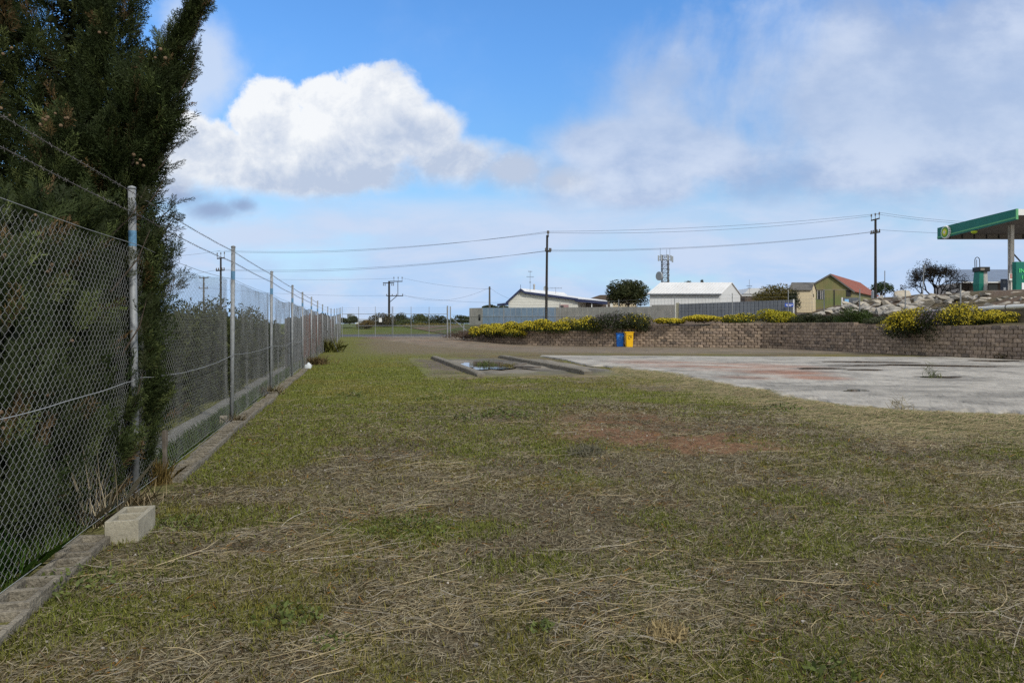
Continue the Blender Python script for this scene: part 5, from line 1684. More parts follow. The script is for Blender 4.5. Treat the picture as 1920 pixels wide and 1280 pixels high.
for a, b, n in ((1546, 1562, 'sliding_door'), (1564.5, 1584, 'sliding_door')):
    mb = MB(); mb.box(W(a, 0, d).x, W(b, 0, d).x, d - .08, d - .053, base, zz(543.6)); mb.build(n, MT['greenwall'], gs)
mb = MB(); mb.box(W(1586.5, 0, d).x, W(1595, 0, d).x, d - .03, d - .002, zz(556), zz(544)); mb.build('doorway', MT['black'], gs)
mb = MB(); mb.box(W(1562, 0, d).x, W(1564.5, 0, d).x, d - .09, d - .053, base, zz(543.6)); mb.build('door_gap', MT['black'], gs)

t = thing('water_tank', 'small pale green tank beside the power pole behind the rocks', 'tank', W(1638, 556, 66))
mb = MB(); c = W(1638, 551, 66); mb.tube([c + Vector((0, 0, -.8)), c + Vector((0, 0, .25)), c + Vector((0, 0, .32))], [.2, .2, .1], 12); mb.build('tank_body', MT['dish'], t, smooth=False)
mb = MB(); mb.tube([c + Vector((0, 0, .3)), c + Vector((0, 0, .38))], .06, 8); mb.build('lid', MT['polegrey'], t)
t = thing('sign', 'grey board with a faded blue emblem standing behind the rock bank', 'sign', W(1595, 566, 56)); d = 56
mb = MB(); a = W(1580, 558, d); b = W(1610, 568, d); mb.box(a.x, b.x, d, d + .04, b.z - .5, a.z); mb.build('panel', MT['steelfence'], t)
mb = MB(); a2 = W(1584, 561, d); mb.box(a2.x, a2.x + .32, d - .006, d - .001, a2.z - .22, a2.z); mb.build('emblem', MT['binlight'], t)
mb = MB(); mb.box(a.x - .09, a.x - .001, d - .02, d + .06, b.z - .5, a.z + .02); mb.build('post', MT['white'], t)

# ================================================================ PETROL STATION
cn = thing('canopy', 'petrol station canopy with green fascia and round flower logo', 'canopy', (33.5, 50, 3.5))
y0, y1 = 46.0, 54.0; x0 = XP(1905, 46.0); x1 = x0 + 15
xL = XP(1757.5, y1); zt = lambda y_: EYE + (HY - np.interp(y_, [46, 54], [391.5, 427.5])) / F * y_; zbm = lambda y_: EYE + (HY - np.interp(y_, [46, 54], [412, 449])) / F * y_
a = Vector((x0, y0, 0)); b = Vector((xL, y1, 0))
def cz(p, z): return Vector((p.x, p.y, z))
mb = MB(); mb.prism([cz(a, zbm(y0)), cz(b, zbm(y1)), cz(b, zt(y1)), cz(a, zt(y0))], (.12, 0, 0)); mb.build('side_fascia', MT['stgreen'], cn)
mb = MB(); mb.prism([cz(a, zbm(y0)) + Vector((-.02, 0, .10)), cz(b, zbm(y1)) + Vector((-.02, 0, .10)), cz(b, zbm(y1)) + Vector((-.02, 0, .20)), cz(a, zbm(y0)) + Vector((-.02, 0, .20))], (.018, 0, 0)); mb.build('trim_strip', MT['stlight'], cn)
mb = MB(); mb.box(x0 + .12, x1, y0 + .0, y0 + .1, zt(y0) - .42, zt(y0) - .02); mb.build('front_fascia', MT['white'], cn)
mb = MB(); mb.box(x0 - .03, x0 + .115, y0 - .06, y0 - .002, zbm(y0) + .02, zt(y0)); mb.build('corner_trim', MT['stlight'], cn)
mb = MB()
mb.prism([Vector((x0 + .13, y0 + .1, zt(y0) - .3)), Vector((xL + .13, y1 - .1, zbm(y1) + .38)), Vector((x1, y1 - .1, zbm(y1) + .38)), Vector((x1, y0 + .1, zt(y0) - .3))], (0, 0, .12)); mb.build('soffit', MT['stdark'], cn)
mb = MB(); mb.box(xL + .13, x1, y1 - .1, y1, zbm(y1) - .0, zt(y1)); 
mb.build('rear_fascia', MT['stdark'], cn)
for i in range(14): mb = MB(); q = xL + .9 + i * .95; mb.box(q - .03, q + .03, y1 - .16, y1 - .102, zbm(y1) + .05, zbm(y1) + .37); mb.build('fascia_rib', MT['black'], cn)
mb = MB(); mb.prism([Vector((x0 + .13, y0 + .1, zt(y0) - .16)), Vector((xL + .13, y1, zt(y1) - .16)), Vector((x1, y1, zt(y1) - .16)), Vector((x1, y0 + .1, zt(y0) - .16))], (0, 0, .08)); mb.build('roof', MT['dirtywhite'], cn)
cd = 49.5; zt_ = 8.7
for px, w, m, nm in ((1896.5, .125, 'beige', 'column'), (1891.2, .045, 'dirtywhite', 'downpipe')):
    q = W(px, 0, cd); mb = MB(); mb.box(q.x - w, q.x + w, cd - w, cd + w, 3.3, zt_); mb.build(nm, MT[m], cn, bevel=.02)
q = W(1897.5, 0, cd - .21)
mb = MB(); mb.box(q.x - .17, q.x + .17, cd - .24, cd - .2, EYE + (HY - 512) / F * cd, EYE + (HY - 496) / F * cd); mb.build('notice', MT['dirtywhite'], cn)
mb = MB(); mb.box(q.x - .21, q.x + .21, cd - .245, cd - .2, EYE + (HY - 526) / F * cd, EYE + (HY - 512.6) / F * cd); nt_ = mb.build('notice', MT['white'], cn); ORG[nt_] = ORG[cn]
mb = MB(); zc = EYE + (HY - 518) / F * cd; mb.box(q.x - .15, q.x + .15, cd - .25, cd - .246, zc - .16, zc + .16); mb.build('red_print', MT['redsign'], nt_)
mb = MB()
for k in range(3): mb.box(q.x - .07, q.x + .07, cd - .256, cd - .251, zc - .1 + k * .09, zc - .06 + k * .09)
mb.build('white_print', MT['white'], nt_)
mb = MB(); mb.tube([W(1899.5, 475, cd), W(1914, 491, cd)], .05, 6); mb.build('stay', MT['polegrey'], cn)
mb = MB(); q = W(1826.5, 436.5, 50); mb.tube([q + Vector((0, 0, .12)), q, q + Vector((0, 0, -.06))], [.22, .2, .08], 10); mb.build('lamp', MT['yellowg'], cn)
# flower logo on the fascia
dL = a.lerp(b, .86); lc = Vector((dL.x, dL.y, EYE + (HY - 435.5) / F * dL.y)); fd = (b - a).normalized(); outn = Vector((fd.y, -fd.x, 0)) * -1
if outn.x > 0: outn = -outn
def star(rad, n, inner, off, mat, name, th=.03, par=None):
    mb = MB(); pts = []
    for k in range(n * 2):
        an = pi * k / n; r_ = rad if k % 2 == 0 else rad * inner
        pts.append(lc + outn * off + fd * math.cos(an) * r_ + Vector((0, 0, math.sin(an) * r_)))
    mb.prism(pts, outn * th); return mb.build(name, MT[mat], par or cn)


lg = star(.50, 18, .88, .0, 'white', 'logo', .16); ORG[lg] = ORG[cn]
star(.43, 18, .80, .162, 'midgreen', 'outer_petals', .012, lg); star(.32, 18, .78, .176, 'yellowg', 'mid_petals', .012, lg); star(.22, 18, .72, .19, 'yellow', 'inner_petals', .012, lg); star(.12, 18, .6, .204, 'white', 'petal_centre', .012, lg)

# fuel pump
d = 45
fp = thing('fuel_pump', 'green fuel pump with a looped hose on the raised forecourt', 'fuel pump', W(1840, 552, d))
zz = lambda py: EYE + (HY - py) / F * d
xa, xb, xc = XP(1835, d), XP(1843.5, d), XP(1853, d)
mb = MB()
ring = lambda x_0, x_1, z_, dy=0: [(x_0, d - dy, z_), (x_1, d - dy, z_), (x_1, d + .55, z_), (x_0, d + .55, z_)]
vs = ring(xa + .04, xb, zz(551)) + ring(xa - .02, xb + .01, zz(532), .06) + ring(xa + .06, xb + .03, zz(509))
fs = [(0, 3, 2, 1), (8, 9, 10, 11)]
for k in range(2):
    for i in range(4): fs.append((k * 4 + i, k * 4 + (i + 1) % 4, k * 4 + 4 + (i + 1) % 4, k * 4 + 4 + i))
mb.add(vs, fs); mb.build('cabinet', MT['stgreen'], fp, bevel=.015)
mb = MB(); vs = ring(xb + .005, xc - .05, zz(551), -.05) + ring(xb + .015, xc, zz(532), -.02) + ring(xb + .035, xc - .02, zz(509), -.05); mb.add(vs, fs); mb.build('side_panel', MT['dirtywhite'], fp, bevel=.01)
mb = MB(); mb.box(xa - .02, xc + .04, d - .12, d + .6, zz(508.9), zz(500.5)); mb.build('head', MT['black'], fp, bevel=.02)
mb = MB(); mb.box(xa + .03, xb, d - .14, d - .122, zz(507), zz(503)); mb.build('display', MT['stdark'], fp)
hx0, hx1 = XP(1830, d), XP(1838.5, d)
pts = [(hx0, d + .1, zz(501))] + [((hx0 + hx1) / 2 - math.cos(t_) * (hx1 - hx0) / 2 * 1.05, d + .1, zz(488) + math.sin(t_) * .21) for t_ in np.linspace(0, pi, 9)] + [(hx1 + .02, d + .1, zz(501))]
mb = MB(); mb.tube(pts, .024, 7); mb.build('hose', MT['black'], fp, smooth=True)
mb = MB(); mb.tube([(hx0 + .11, d + .1, zz(501)), (hx0 + .11, d + .1, zz(486.5))], .02, 6); mb.build('hose_mast', MT['polegrey'], fp)
t = thing('concrete_plinth', 'grey concrete plinth under the fuel pump', 'plinth', W(1832, 562, d - .5))
mb = MB(); mb.box(XP(1815.5, d), XP(1850, d), d - .6, d + 1.2, zz(566), zz(551.2)); mb.build('plinth_body', MT['oldconc'], t, bevel=.03)
mb = MB(); mb.box(XP(1815.5, d) - .01, XP(1850, d) + .01, d - .62, d + 1.22, zz(551.2) - .06, zz(551.2) - .02); mb.build('edge_strip', MT['polegrey'], t)

# price board
d = 43.5
pb_ = thing('price_board', 'dark green price board with bright green characters at the right edge', 'sign', (XP(1925, d), d, 3.4))
mb = MB(); mb.box(XP(1905, d), XP(1990, d), d, d + .35, 3.3, EYE + (HY - 490.5) / F * d); mb.build('board', MT['stgreen'], pb_, bevel=.02)


def text(body, name, mat, loc, size, parent, ext=.01, rot=(pi / 2, 0, 0), bold=0.0):
    cu = bpy.data.curves.new(name, 'FONT'); cu.body = body; cu.size = size; cu.extrude = ext; cu.offset = bold
    o = bpy.data.objects.new('t', cu); link(o)
    dg = bpy.context.evaluated_depsgraph_get(); dg.update()
    me = bpy.data.meshes.new_from_object(o.evaluated_get(dg)); bpy.data.objects.remove(o)
    me.transform(Matrix.Translation(loc) @ Euler(rot).to_matrix().to_4x4())
    return finish(me, name, MT[mat], parent, False, 0, False) if me.materials.clear() is None else None


text('INV', 'lettering', 'ledgreen', (XP(1910, d), d - .02, EYE + (HY - 511) / F * d), .36, pb_, bold=.008)
text('153', 'price_digits', 'ledgreen', (XP(1914, d), d - .02, EYE + (HY - 522.5) / F * d), .30, pb_, bold=.008)
mb = MB(); mb.box(XP(1915.5, d), XP(1940, d), d - .03, d - .004, EYE + (HY - 543) / F * d, EYE + (HY - 530) / F * d); mb.build('white_panel', MT['signwhite'], pb_)

# station shop / house behind
d = 66
st = thing('house', 'low brown building with a blue grey roof behind the fuel pump', 'house', W(1860, 550, d))
zz = lambda py: EYE + (HY - py) / F * d
mb = MB(); xx0, xx1 = XP(1798, d), XP(2010, d)
mb.prism([Vector((xx0, d - .5, zz(530))), Vector((xx1, d - .5, zz(530))), Vector((xx1, d + 4.5, zz(530) + 1.55)), Vector((xx0 + 1, d + 4.5, zz(530) + 1.55))], (0, 0, .08)); mb.build('roof', MT['bluesheet'], st)
mb = MB(); mb.box(xx0 + .3, xx1, d, d + 4.4, 3.0, zz(530)); mb.build('wall', MT['brownwall'], st)
mb = MB(); mb.box(xx0 + .28, xx0 + .297, d + .01, d + 4.4, 3.0, zz(530)); mb.build('side_wall', MT['dirtywhite'], st)
mb = MB(); mb.box(xx0 - .05, XP(1868, d), d - .62, d - .502, zz(531), zz(529)); mb.build('gutter', MT['white'], st)
mb = MB(); mb.box(XP(1866, d), XP(1905, d), d - 3, d - .2, zz(522.5) - .3, zz(520.5) - .3); mb.build('awning', MT['white'], st)
mb = MB(); mb.prism([Vector((XP(1866, d), d - 3, zz(523.2) - .3)), Vector((XP(1905, d), d - 3, zz(523.2) - .3)), Vector((XP(1905, d), d - .3, zz(530))), Vector((XP(1872, d), d - .3, zz(530)))], (0, .05, .0)); mb.build('awning_soffit', MT['stdark'], st)
mb = MB(); mb.box(XP(1853, d), XP(1870, d), d - .03, d - .002, 3.3, zz(532)); mb.build('window', MT['glass'], st)
mb = MB(); mb.box(XP(1800, d), XP(1806, d), d - .03, d - .002, 3.0, zz(534)); mb.build('door', MT['dirtywhite'], st)
t = thing('sign', 'dark slate advertising board beside the canopy column', 'sign', W(1882, 550, 52)); d = 52
mb = MB(); a_ = W(1877, 523, d); b_ = W(1889, 551, d); mb.box(a_.x, b_.x, d, d + .06, b_.z, a_.z); mb.build('board', MT['slateboard'], t)
mb = MB(); q = W(1883, 529, d); mb.tube([q + Vector((0, -.005, 0)), q + Vector((0, -.02, 0))], .13, 16); mb.build('emblem', MT['steelfence'], t)
mb = MB(); a_ = W(1881.5, 539, d); mb.box(a_.x, a_.x + .17, d - .02, d - .004, a_.z - .4, a_.z); mb.build('notice', MT['signwhite'], t)
t = thing('street_sign', 'narrow pale sign on a pole in front of the dry tree', 'sign', W(1730, 556, 47)); d = 47
mb = MB(); mb.tube([W(1729.5, 566, d), W(1732, 497, d)], .035, 8); mb.build('pole', MT['galv'], t)
mb = MB(); a_ = W(1731, 495, d); b_ = W(1736.5, 511, d); mb.obox((a_ + b_) / 2, .2, .03, a_.z - b_.z, Matrix.Rotation(.9, 3, 'Z')); mb.build('panel', MT['galv'], t)

# ================================================================ WHEELIE BINS
def bin_(name, label, px, py, hpx, wpx, mat, dark, seed):
    d = gd(py); s = 1 / F * d; hgt = hpx * s; w = wpx * s; x = XP(px, d)
    t = thing(name, label, 'bin', (x, d, 0), 0, 'wheelie bins against the retaining wall')
    dp = w * 1.15; mb = MB()
    lv = [(.0, .72, .66), (.06, .74, .7), (.5, .80, .82), (.9, .86, .95), (.915, .98, 1.0), (.94, .98, 1.0)]
    vs = []; fs = []
    for z, k, kd in lv:
        hw = w / 2 * k; y0_ = d - 0; y1_ = d + dp * kd
        c = .05
        vs += [(x - hw + c, y0_, z * hgt), (x + hw - c, y0_, z * hgt), (x + hw, y0_ + c, z * hgt), (x + hw, y1_ - c, z * hgt), (x + hw - c, y1_, z * hgt), (x - hw + c, y1_, z * hgt), (x - hw, y1_ - c, z * hgt), (x - hw, y0_ + c, z * hgt)]
    for k in range(len(lv) - 1):
        for i in range(8): fs.append((k * 8 + i, k * 8 + (i + 1) % 8, k * 8 + 8 + (i + 1) % 8, k * 8 + 8 + i))
    fs.append(tuple(range(7, -1, -1))); mb.add(vs, fs); mb.build('body', MT[mat], t)
    mb = MB(); hw = w / 2 * 1.04
    vs = []; fs = []
    for z, k, yo in ((.945, 1, 0), (.97, 1.0, 0), (.99, .86, .04), (1.0, .6, .12)):
        vs += [(x - hw * k, d - .04 + yo, z * hgt), (x + hw * k, d - .04 + yo, z * hgt), (x + hw * k, d + dp + .02 - yo, z * hgt), (x - hw * k, d + dp + .02 - yo, z * hgt)]
    for k in range(3):
        for i in range(4): fs.append((k * 4 + i, k * 4 + (i + 1) % 4, k * 4 + 4 + (i + 1) % 4, k * 4 + 4 + i))
    fs += [(12, 13, 14, 15), (3, 2, 1, 0)]; mb.add(vs, fs); mb.build('lid', MT[mat], t, bevel=.012)
    for sx in (-1, 1):
        mb = MB(); mb.tube([(x + sx * w * .34, d + dp * .72, .1), (x + sx * (w * .34 + .06), d + dp * .72, .1)], .1, 14); mb.build('wheel', MT['black'], t)
    mb = MB(); mb.tube([(x - w * .4, d + dp + .05, hgt * .93), (x + w * .4, d + dp + .05, hgt * .93)], .018, 8); mb.build('handle', MT[mat], t)
    # crest: ring with bars, as on the front of the bin
    mb = MB(); yf = d - .006; cz_ = hgt * .62; r_ = w * .16
    ring_ = [(x + math.cos(q) * r_, yf, cz_ + math.sin(q) * r_ * 1.0) for q in np.linspace(.6, 5.0, 14)]
    mb.tube(ring_, .016, 5)
    mb.box(x + r_ * .3, x + r_ * 1.5, yf - .012, yf + .004, cz_ + r_ * .55, cz_ + r_ * .95); mb.box(x + r_ * .9, x + r_ * 1.2, yf - .012, yf + .004, cz_ - r_ * .6, cz_ + r_ * .5)
    mb.build('crest', MT[dark], t)
    mb = MB()
    for q in np.linspace(-.5, .5, 6): mb.box(x + q * w * .55 - .018, x + q * w * .55 + .018, yf - .01, yf + .004, hgt * .76, hgt * .80)
    mb.build('lettering', MT[dark], t)
    return t


bin_('wheelie_bin', 'smaller blue wheelie bin in front of the retaining wall', 1163, 649.6, 25.5, 16, 'binblue', 'binlight', 1)
bin_('wheelie_bin', 'taller yellow wheelie bin right of the blue bin', 1180.5, 650.4, 28.5, 17, 'binyellow', 'bindark', 2)

# ================================================================ TREES
tree('tree', 'dense round dark green tree behind the long wall', W(1178, 590, 76), EYE + (HY - 551) / F * 76, (2.55, 2.2, 1.75), 9000, .24, (.022, .032, .01), (.055, .06, .018), seed=3, nl=44, lob=(.26, .42))
tree('tree', 'loose olive bush tree left of the cream outhouse', W(1450, 590, 66), EYE + (HY - 555) / F * 66, (2.3, 1.3, 1.15), 5200, .17, (.07, .065, .015), (.15, .12, .025), seed=4, nl=34)
tree('tree', 'dark leafy shrub growing against the cream outhouse', W(1491, 585, 64), EYE + (HY - 562) / F * 64, (.75, .6, 1.1), 1800, .14, (.02, .028, .012), (.04, .05, .02), seed=5)
tree('tree', 'green tree behind the red roofed shed', W(1652, 570, 110), EYE + (HY - 542) / F * 110, (1.9, 1.6, 1.3), 1800, .3, (.03, .05, .02), (.05, .075, .03), seed=6)
for px, w, seed, l in ((1290, 9, 8, 'sparse treetop showing above the white shed roof on the left'), (1316, 5, 9, 'tiny treetop showing above the white shed roof on the right')):
    tree('tree', l, W(px, 590, 120), EYE + (HY - 531) / F * 120, (w / F * 120, .7, .6), 260, .22, (.04, .04, .02), (.06, .06, .03), seed=seed, nl=12)
# dry tree near the station: bare limbs with sparse brown leaves
rng = np.random.default_rng(44); random.seed(44)
d = 56
dt = thing('dry_tree', 'sparse brown leaved tree with bare spreading limbs beside the petrol station', 'tree', W(1752, 566, d))
mb = MB(); tips = []


def grow(p, v, L, r, k):
    q = p + v * L; mid = p.lerp(q, .5) + Vector(unit(1, rng)[0]) * L * .08
    mb.tube([p, mid, q], [r, r * .85, r * .65], 5, cap=False)
    if k == 0: tips.append(q); return
    if k < 3: tips.append(q)
    for i in range(random.choice([2, 3, 3])):
        nv = (v + Vector(unit(1, rng)[0]) * .75 + Vector((random.uniform(-.25, .25), 0, .0))).normalized()
        nv.z = max(nv.z, -.1); grow(q, nv.normalized(), L * random.uniform(.62, .85), r * .62, k - 1)


for px, v in ((1750, (-.55, 0, .7)), (1754, (.25, .1, .9)), (1752, (-.1, -.2, 1)), (1757, (.75, 0, .6)), (1748, (-.9, .1, .5)), (1758, (.5, .2, .75))):
    grow(W(px, 562, d), Vector(v).normalized(), .92, .075, 5)
mb.build('trunk', MT['pole'], dt)
T = np.array([t[:] for t in tips]); n = 6500
P = T[rng.integers(0, len(T), n)] + rng.normal(0, .11, (n, 3))
V, Q = leaf_quads(P, unit(n, rng), rng.uniform(.06, .15, n), .5, rng)
npmesh('crown', V, Q, MT['leaf'], dt, rep4(pal(rng, n, (.04, .032, .02), (.075, .055, .03))))

# ----- beyond the gate and left
far = [(655, 612, 592, 13, 84, 'dark green bush just left inside the gate view', DRK), (690, 616, 601, 14, 82, 'rust brown low bush behind the left gate leaf', ((.07, .05, .015), (.12, .08, .02))),
       (717, 614, 590, 16, 88, 'brownish bush behind the white gate sign', ((.05, .045, .02), (.08, .065, .03))), (752, 612, 588, 15, 95, 'tall dark bush right of the gate centre', DRK),
       (757, 615, 600, 30, 90, 'olive scrub below the tall dark bush', GRN), (788, 613, 590, 16, 98, 'rounded green tree in the middle of the right gate leaf', GRN), (822, 613, 591, 17, 100, 'dark rounded tree at the right of the gate', DRK),
       (800, 616, 604, 40, 88, 'low yellowish scrub beyond the road', ((.10, .09, .02), (.16, .13, .03))), (862, 610, 591, 22, 110, 'dark green trees right of the gate post far away', DRK), (890, 610, 593, 20, 125, 'dark far trees touching the left end of the long wall', DRK)]
for i, (px, yb, yt, w, d, l, g) in enumerate(far):
    c = W(px, (yb + yt) / 2, d)
    shrub('bush', l, c, (w / F * d * (1.2 + .5 * ((i * 7) % 5) / 5), 1.5 + (i % 3), (yb - yt) / 2 / F * d * (.95 + .3 * ((i * 3) % 4) / 4)), 2600, .24, g[0], g[1], seed=300 + i, low=-.7, cat='bush', group='bushes beyond the gate', nl=9 + (i * 5) % 9, aspect=.4)
for i, (px, yb, yt, w, d, l) in enumerate([(322, 606, 583, 26, 95, 'far dark tree seen through the fence behind the hedge'), (300, 606, 590, 18, 100, 'smaller far tree at the right edge of the cypress'),
                                           (920, 585, 571, 18, 100, 'treetop showing above the left end of the long wall'), (945, 583, 573, 14, 105, 'low treetop left of the lean to roof')]):
    c = W(px, (yb + yt) / 2, d); tree('tree', l, (c.x, d, 1.5), c.z, (w / F * d, 1.5, (yb - yt) / 2 / F * d), 1500, .3, (.03, .04, .018), (.055, .065, .028), seed=320 + i)
far_b = [(698, 606, 600, 60, 150, 'long pale building far beyond the gate', 'white'), (310, 607, 599, 40, 140, 'far white building behind the hedge', 'white'), (655, 600, 588.5, 8, 260, 'distant grey tower block on the horizon', 'dish'),
         (380, 606, 600, 30, 150, 'low far white roofed building behind the hedge', 'white')]
for i, (px, yb, yt, w, d, l, m) in enumerate(far_b):
    c = W(px, yb, d); t = thing('far_building', l, 'building', (c.x, d, c.z)); hw = w / 2 / F * d; z1 = EYE + (HY - yt) / F * d
    mb = MB(); mb.box(c.x - hw, c.x + hw, d, d + 6, 0, z1 - .25); mb.build('wall', MT[m], t)
    mb = MB(); mb.prism([Vector((c.x - hw - .2, d - .3, z1 - .25)), Vector((c.x + hw + .2, d - .3, z1 - .25)), Vector((c.x + hw + .2, d + 3, z1 + .2)), Vector((c.x - hw - .2, d + 3, z1 + .2))], (0, 0, .1)); mb.build('roof', MT['dish'], t)
    mb = MB()
    for k in range(4): q = c.x - hw + 2 * hw * (k + .5) / 4; mb.box(q - hw * .08, q + hw * .08, d - .05, d - .002, z1 - 1.2, z1 - .6)
    mb.build('window', MT['glass'], t)
# ================================================================ POLES AND LINES
def pole(label, px, yb, yt, d, r, arms, mat='pole', lean=0, extra=None, name='power_pole'):
    t = thing(name, label, 'power pole', W(px, yb, d)); mb = MB()
    mb.tube([W(px - lean, yb + 8, d), W(px, yt, d)], [r * 1.15, r * .85], 9); mb.build('pole_shaft', MT[mat], t)
    for y_, x0_, x1_, dy, pins in arms:
        mb = MB(); a = W(x0_, y_ + dy, d - .08); b = W(x1_, y_ - dy, d - .08); mb.beam(a, b, .10, .12); arm = mb.build('crossarm', MT[mat], t); ORG[arm] = ORG[t]
        for f, hh in pins:
            p = a.lerp(b, f); mb = MB(); mb.tube([p, p + Vector((0, 0, hh))], .025, 5); mb.tube([p + Vector((0, 0, hh - .08)), p + Vector((0, 0, hh + .1)), p + Vector((0, 0, hh + .16))], [.06, .06, .02], 7)
            mb.build('insulator', MT['polegrey'], arm)
    if extra:
        mb = MB(); extra(mb); mb.build('bracing', MT[mat], t)
    return t


pole('dark power pole with two crossarms behind the rock bank', 1641.5, 552, 411, 62, .11, [(411.5, 1633.5, 1649, 2, ((.02, .42), (.5, .42), (.98, .42))), (436.5, 1632, 1650, 1.5, ((.1, .12), (.3, .12), (.7, .12), (.95, .12)))])
pole('thin dark power pole seen end on in front of the blue painted wall', 1026, 604, 441, 55, .10, [(443, 1024.5, 1029, 0, ((.9, .3), (.5, .3))), (471, 1022, 1033, -.5, ((.1, .1), (.75, .12), (.98, .12)))], lean=2.0)
pole('power pole with a raised side frame beyond the gate', 729.5, 612, 527.5, 98, .16, [(527.5, 728, 754.5, 0, ((.4, .5), (.7, .5), (.98, .5))), (554.5, 724.5, 756, 0, ((.02, .1), (.35, .1), (.6, .1), (.97, .15))), (530.5, 718, 739, 0, ((.05, -.3), (.2, -.3), (.8, -.3), (.95, -.3)))],
     extra=lambda mb: (mb.beam(W(746, 527.5, 97.8), W(746, 554.5, 97.8), .08), mb.beam(W(731, 566, 97.8), W(744, 555, 97.8), .08)))
pole('power pole with three upright insulators seen just left of the second fence post', 414, 590, 484, 76, .11, [(484, 407, 421, .8, ((.02, .5), (.5, .5), (.98, .5))), (507, 405, 421, .5, ((.05, .15), (.3, .15), (.7, .15), (.95, .15)))])
pole('smaller far power pole seen through the fence', 382, 605, 519, 104, .13, [(521, 374, 391, 0, ((.05, .12), (.95, .12))), (540.5, 373, 390, 0, ((.05, .12), (.95, .12)))], mat='polegrey')
pole('short grey stub pole above the left end of the long wall', 918, 600, 537, 92, .13, [(541, 916, 920, 0, ((.5, .1),))], mat='polegrey')


def line(label, a, b, sag, r=.011, group='overhead power lines'):
    a = W(*a); b = W(*b); pts = []
    for k in range(25):
        t = k / 24; p = a.lerp(b, t); p.z -= sag * 4 * t * (1 - t); pts.append(p)
    mb = MB(); mb.tube(pts, r, 4, cap=False); o = mb.build('power_line', MT['line'], None); setp(o, label, 'power line', group)


line('front upper power line between the thin pole and the rock bank pole', (1633.5, 405, 62), (1027, 436.5, 55), .5)
line('rear upper power line between the thin pole and the rock bank pole', (1649, 400.5, 62.4), (1028, 434, 55), .35)
line('front lower power line between the thin pole and the rock bank pole', (1633, 435.5, 62), (1024, 471, 55), .45)
line('rear lower power line between the thin pole and the rock bank pole', (1648, 433, 62.4), (1031, 469, 55), .45)
line('upper power line from the thin pole left to the pole behind the fence', (1027, 436.5, 55), (420, 470, 76), .6)
line('second upper power line from the thin pole left to the pole behind the fence', (1028, 434, 55), (407, 471, 76), .75)
line('lower power line from the thin pole left to the pole behind the fence', (1024, 471, 55), (420, 505, 76), .6)
line('second lower power line from the thin pole left to the pole behind the fence', (1031, 469, 55), (406, 506, 76), .75)
line('upper power line running right from the rock bank pole', (1649, 398.5, 62), (2150, 400, 60), .9)
line('second upper power line running right from the rock bank pole', (1641, 401, 62), (2150, 405, 60), .9)
line('lower power line running right from the rock bank pole', (1650, 431, 62), (2150, 432, 62), .4)
line('upper power line leaving the fence side pole to the left', (413, 470, 76), (150, 486, 60), .3)
line('lower power line leaving the fence side pole to the left', (406, 506, 76), (150, 530, 60), .3)
line('upper line from the framed pole left across the sky', (738, 522, 98), (383, 519, 104), .3)
line('lower line from the framed pole left across the sky', (725, 554, 98), (382, 539, 104), .4)
line('upper line from the framed pole right towards the stub pole', (754, 521, 98), (918, 542, 92), .3)
line('sagging line from the framed pole up to the stub pole top', (757, 553, 98), (918, 539, 92), 1.2)
line('line from the framed pole down to the white house', (757, 554, 98), (955, 567, 88), .3)
line('service line from the stub pole to the white house gable', (918, 539, 92), (956, 560, 88), .15)

# ================================================================ LATTICE TOWER
d = 135
tw = thing('lattice_tower', 'grey lattice phone tower with antennas rising behind the white shed', 'tower', W(1246, 600, d))
z0 = 1.5; zt_ = EYE + (HY - 479) / F * d; cx = XP(1247, d)
mb = MB(); w0, w1 = .74, .60; lv = 16; rows = []
for k in range(lv + 1):
    f = k / lv; w = w0 + (w1 - w0) * min(1, f * 1.6); z_ = z0 + (zt_ - z0) * f
    rows.append([Vector((cx + sx * w, d + sy * w, z_)) for sx, sy in ((-1, -1), (1, -1), (1, 1), (-1, 1))])
for k in range(lv):
    for i in range(4):
        j = (i + 1) % 4
        mb.beam(rows[k][i], rows[k + 1][i], .11); mb.beam(rows[k + 1][i], rows[k + 1][j], .06); mb.beam(rows[k][i], rows[k + 1][j], .045); mb.beam(rows[k][j], rows[k + 1][i], .045)
mb.build('frame', MT['lattice'], tw)
for px, y_, hh, nm in ((1235, 484, 1.1, 'panel_antenna'), (1240, 483, 1.2, 'panel_antenna'), (1252, 483, 1.2, 'panel_antenna'), (1258, 484, 1.1, 'panel_antenna'), (1261, 486, 1.2, 'panel_antenna')):
    q = W(px, y_, d - .6); mb = MB(); mb.box(q.x - .14, q.x + .14, q.y - .1, q.y + .1, q.z - hh / 2, q.z + hh / 2); mb.build(nm, MT['dish'], tw, bevel=.03)
mb = MB()
for y_ in (482, 487): mb.beam(W(1234, y_, d - .5), W(1261, y_, d - .5), .08)
for px, a_, b_ in ((1238, 490, 465), (1250, 480, 468), (1256, 480, 466)): mb.tube([W(px, a_, d), W(px, b_, d)], .03, 5)
for k in range(9): q = W(1252.5 + (k % 2), 490 + k * 5.2, d - .8); mb.obox(q, .3, .3, .35)
mb.build('headframe', MT['lattice'], tw)
mb = MB(); c = W(1236.5, 517.5, d - .6); ax = Vector((-.85, -.5, 0)).normalized()
mb.tube([c - ax * .25, c - ax * .05, c + ax * .2], [.55, .86, .86], 20); mb.build('dish', MT['dish'], tw)
mb = MB(); mb.beam(c, W(1243, 517, d), .12); mb.build('dish_arm', MT['lattice'], tw)
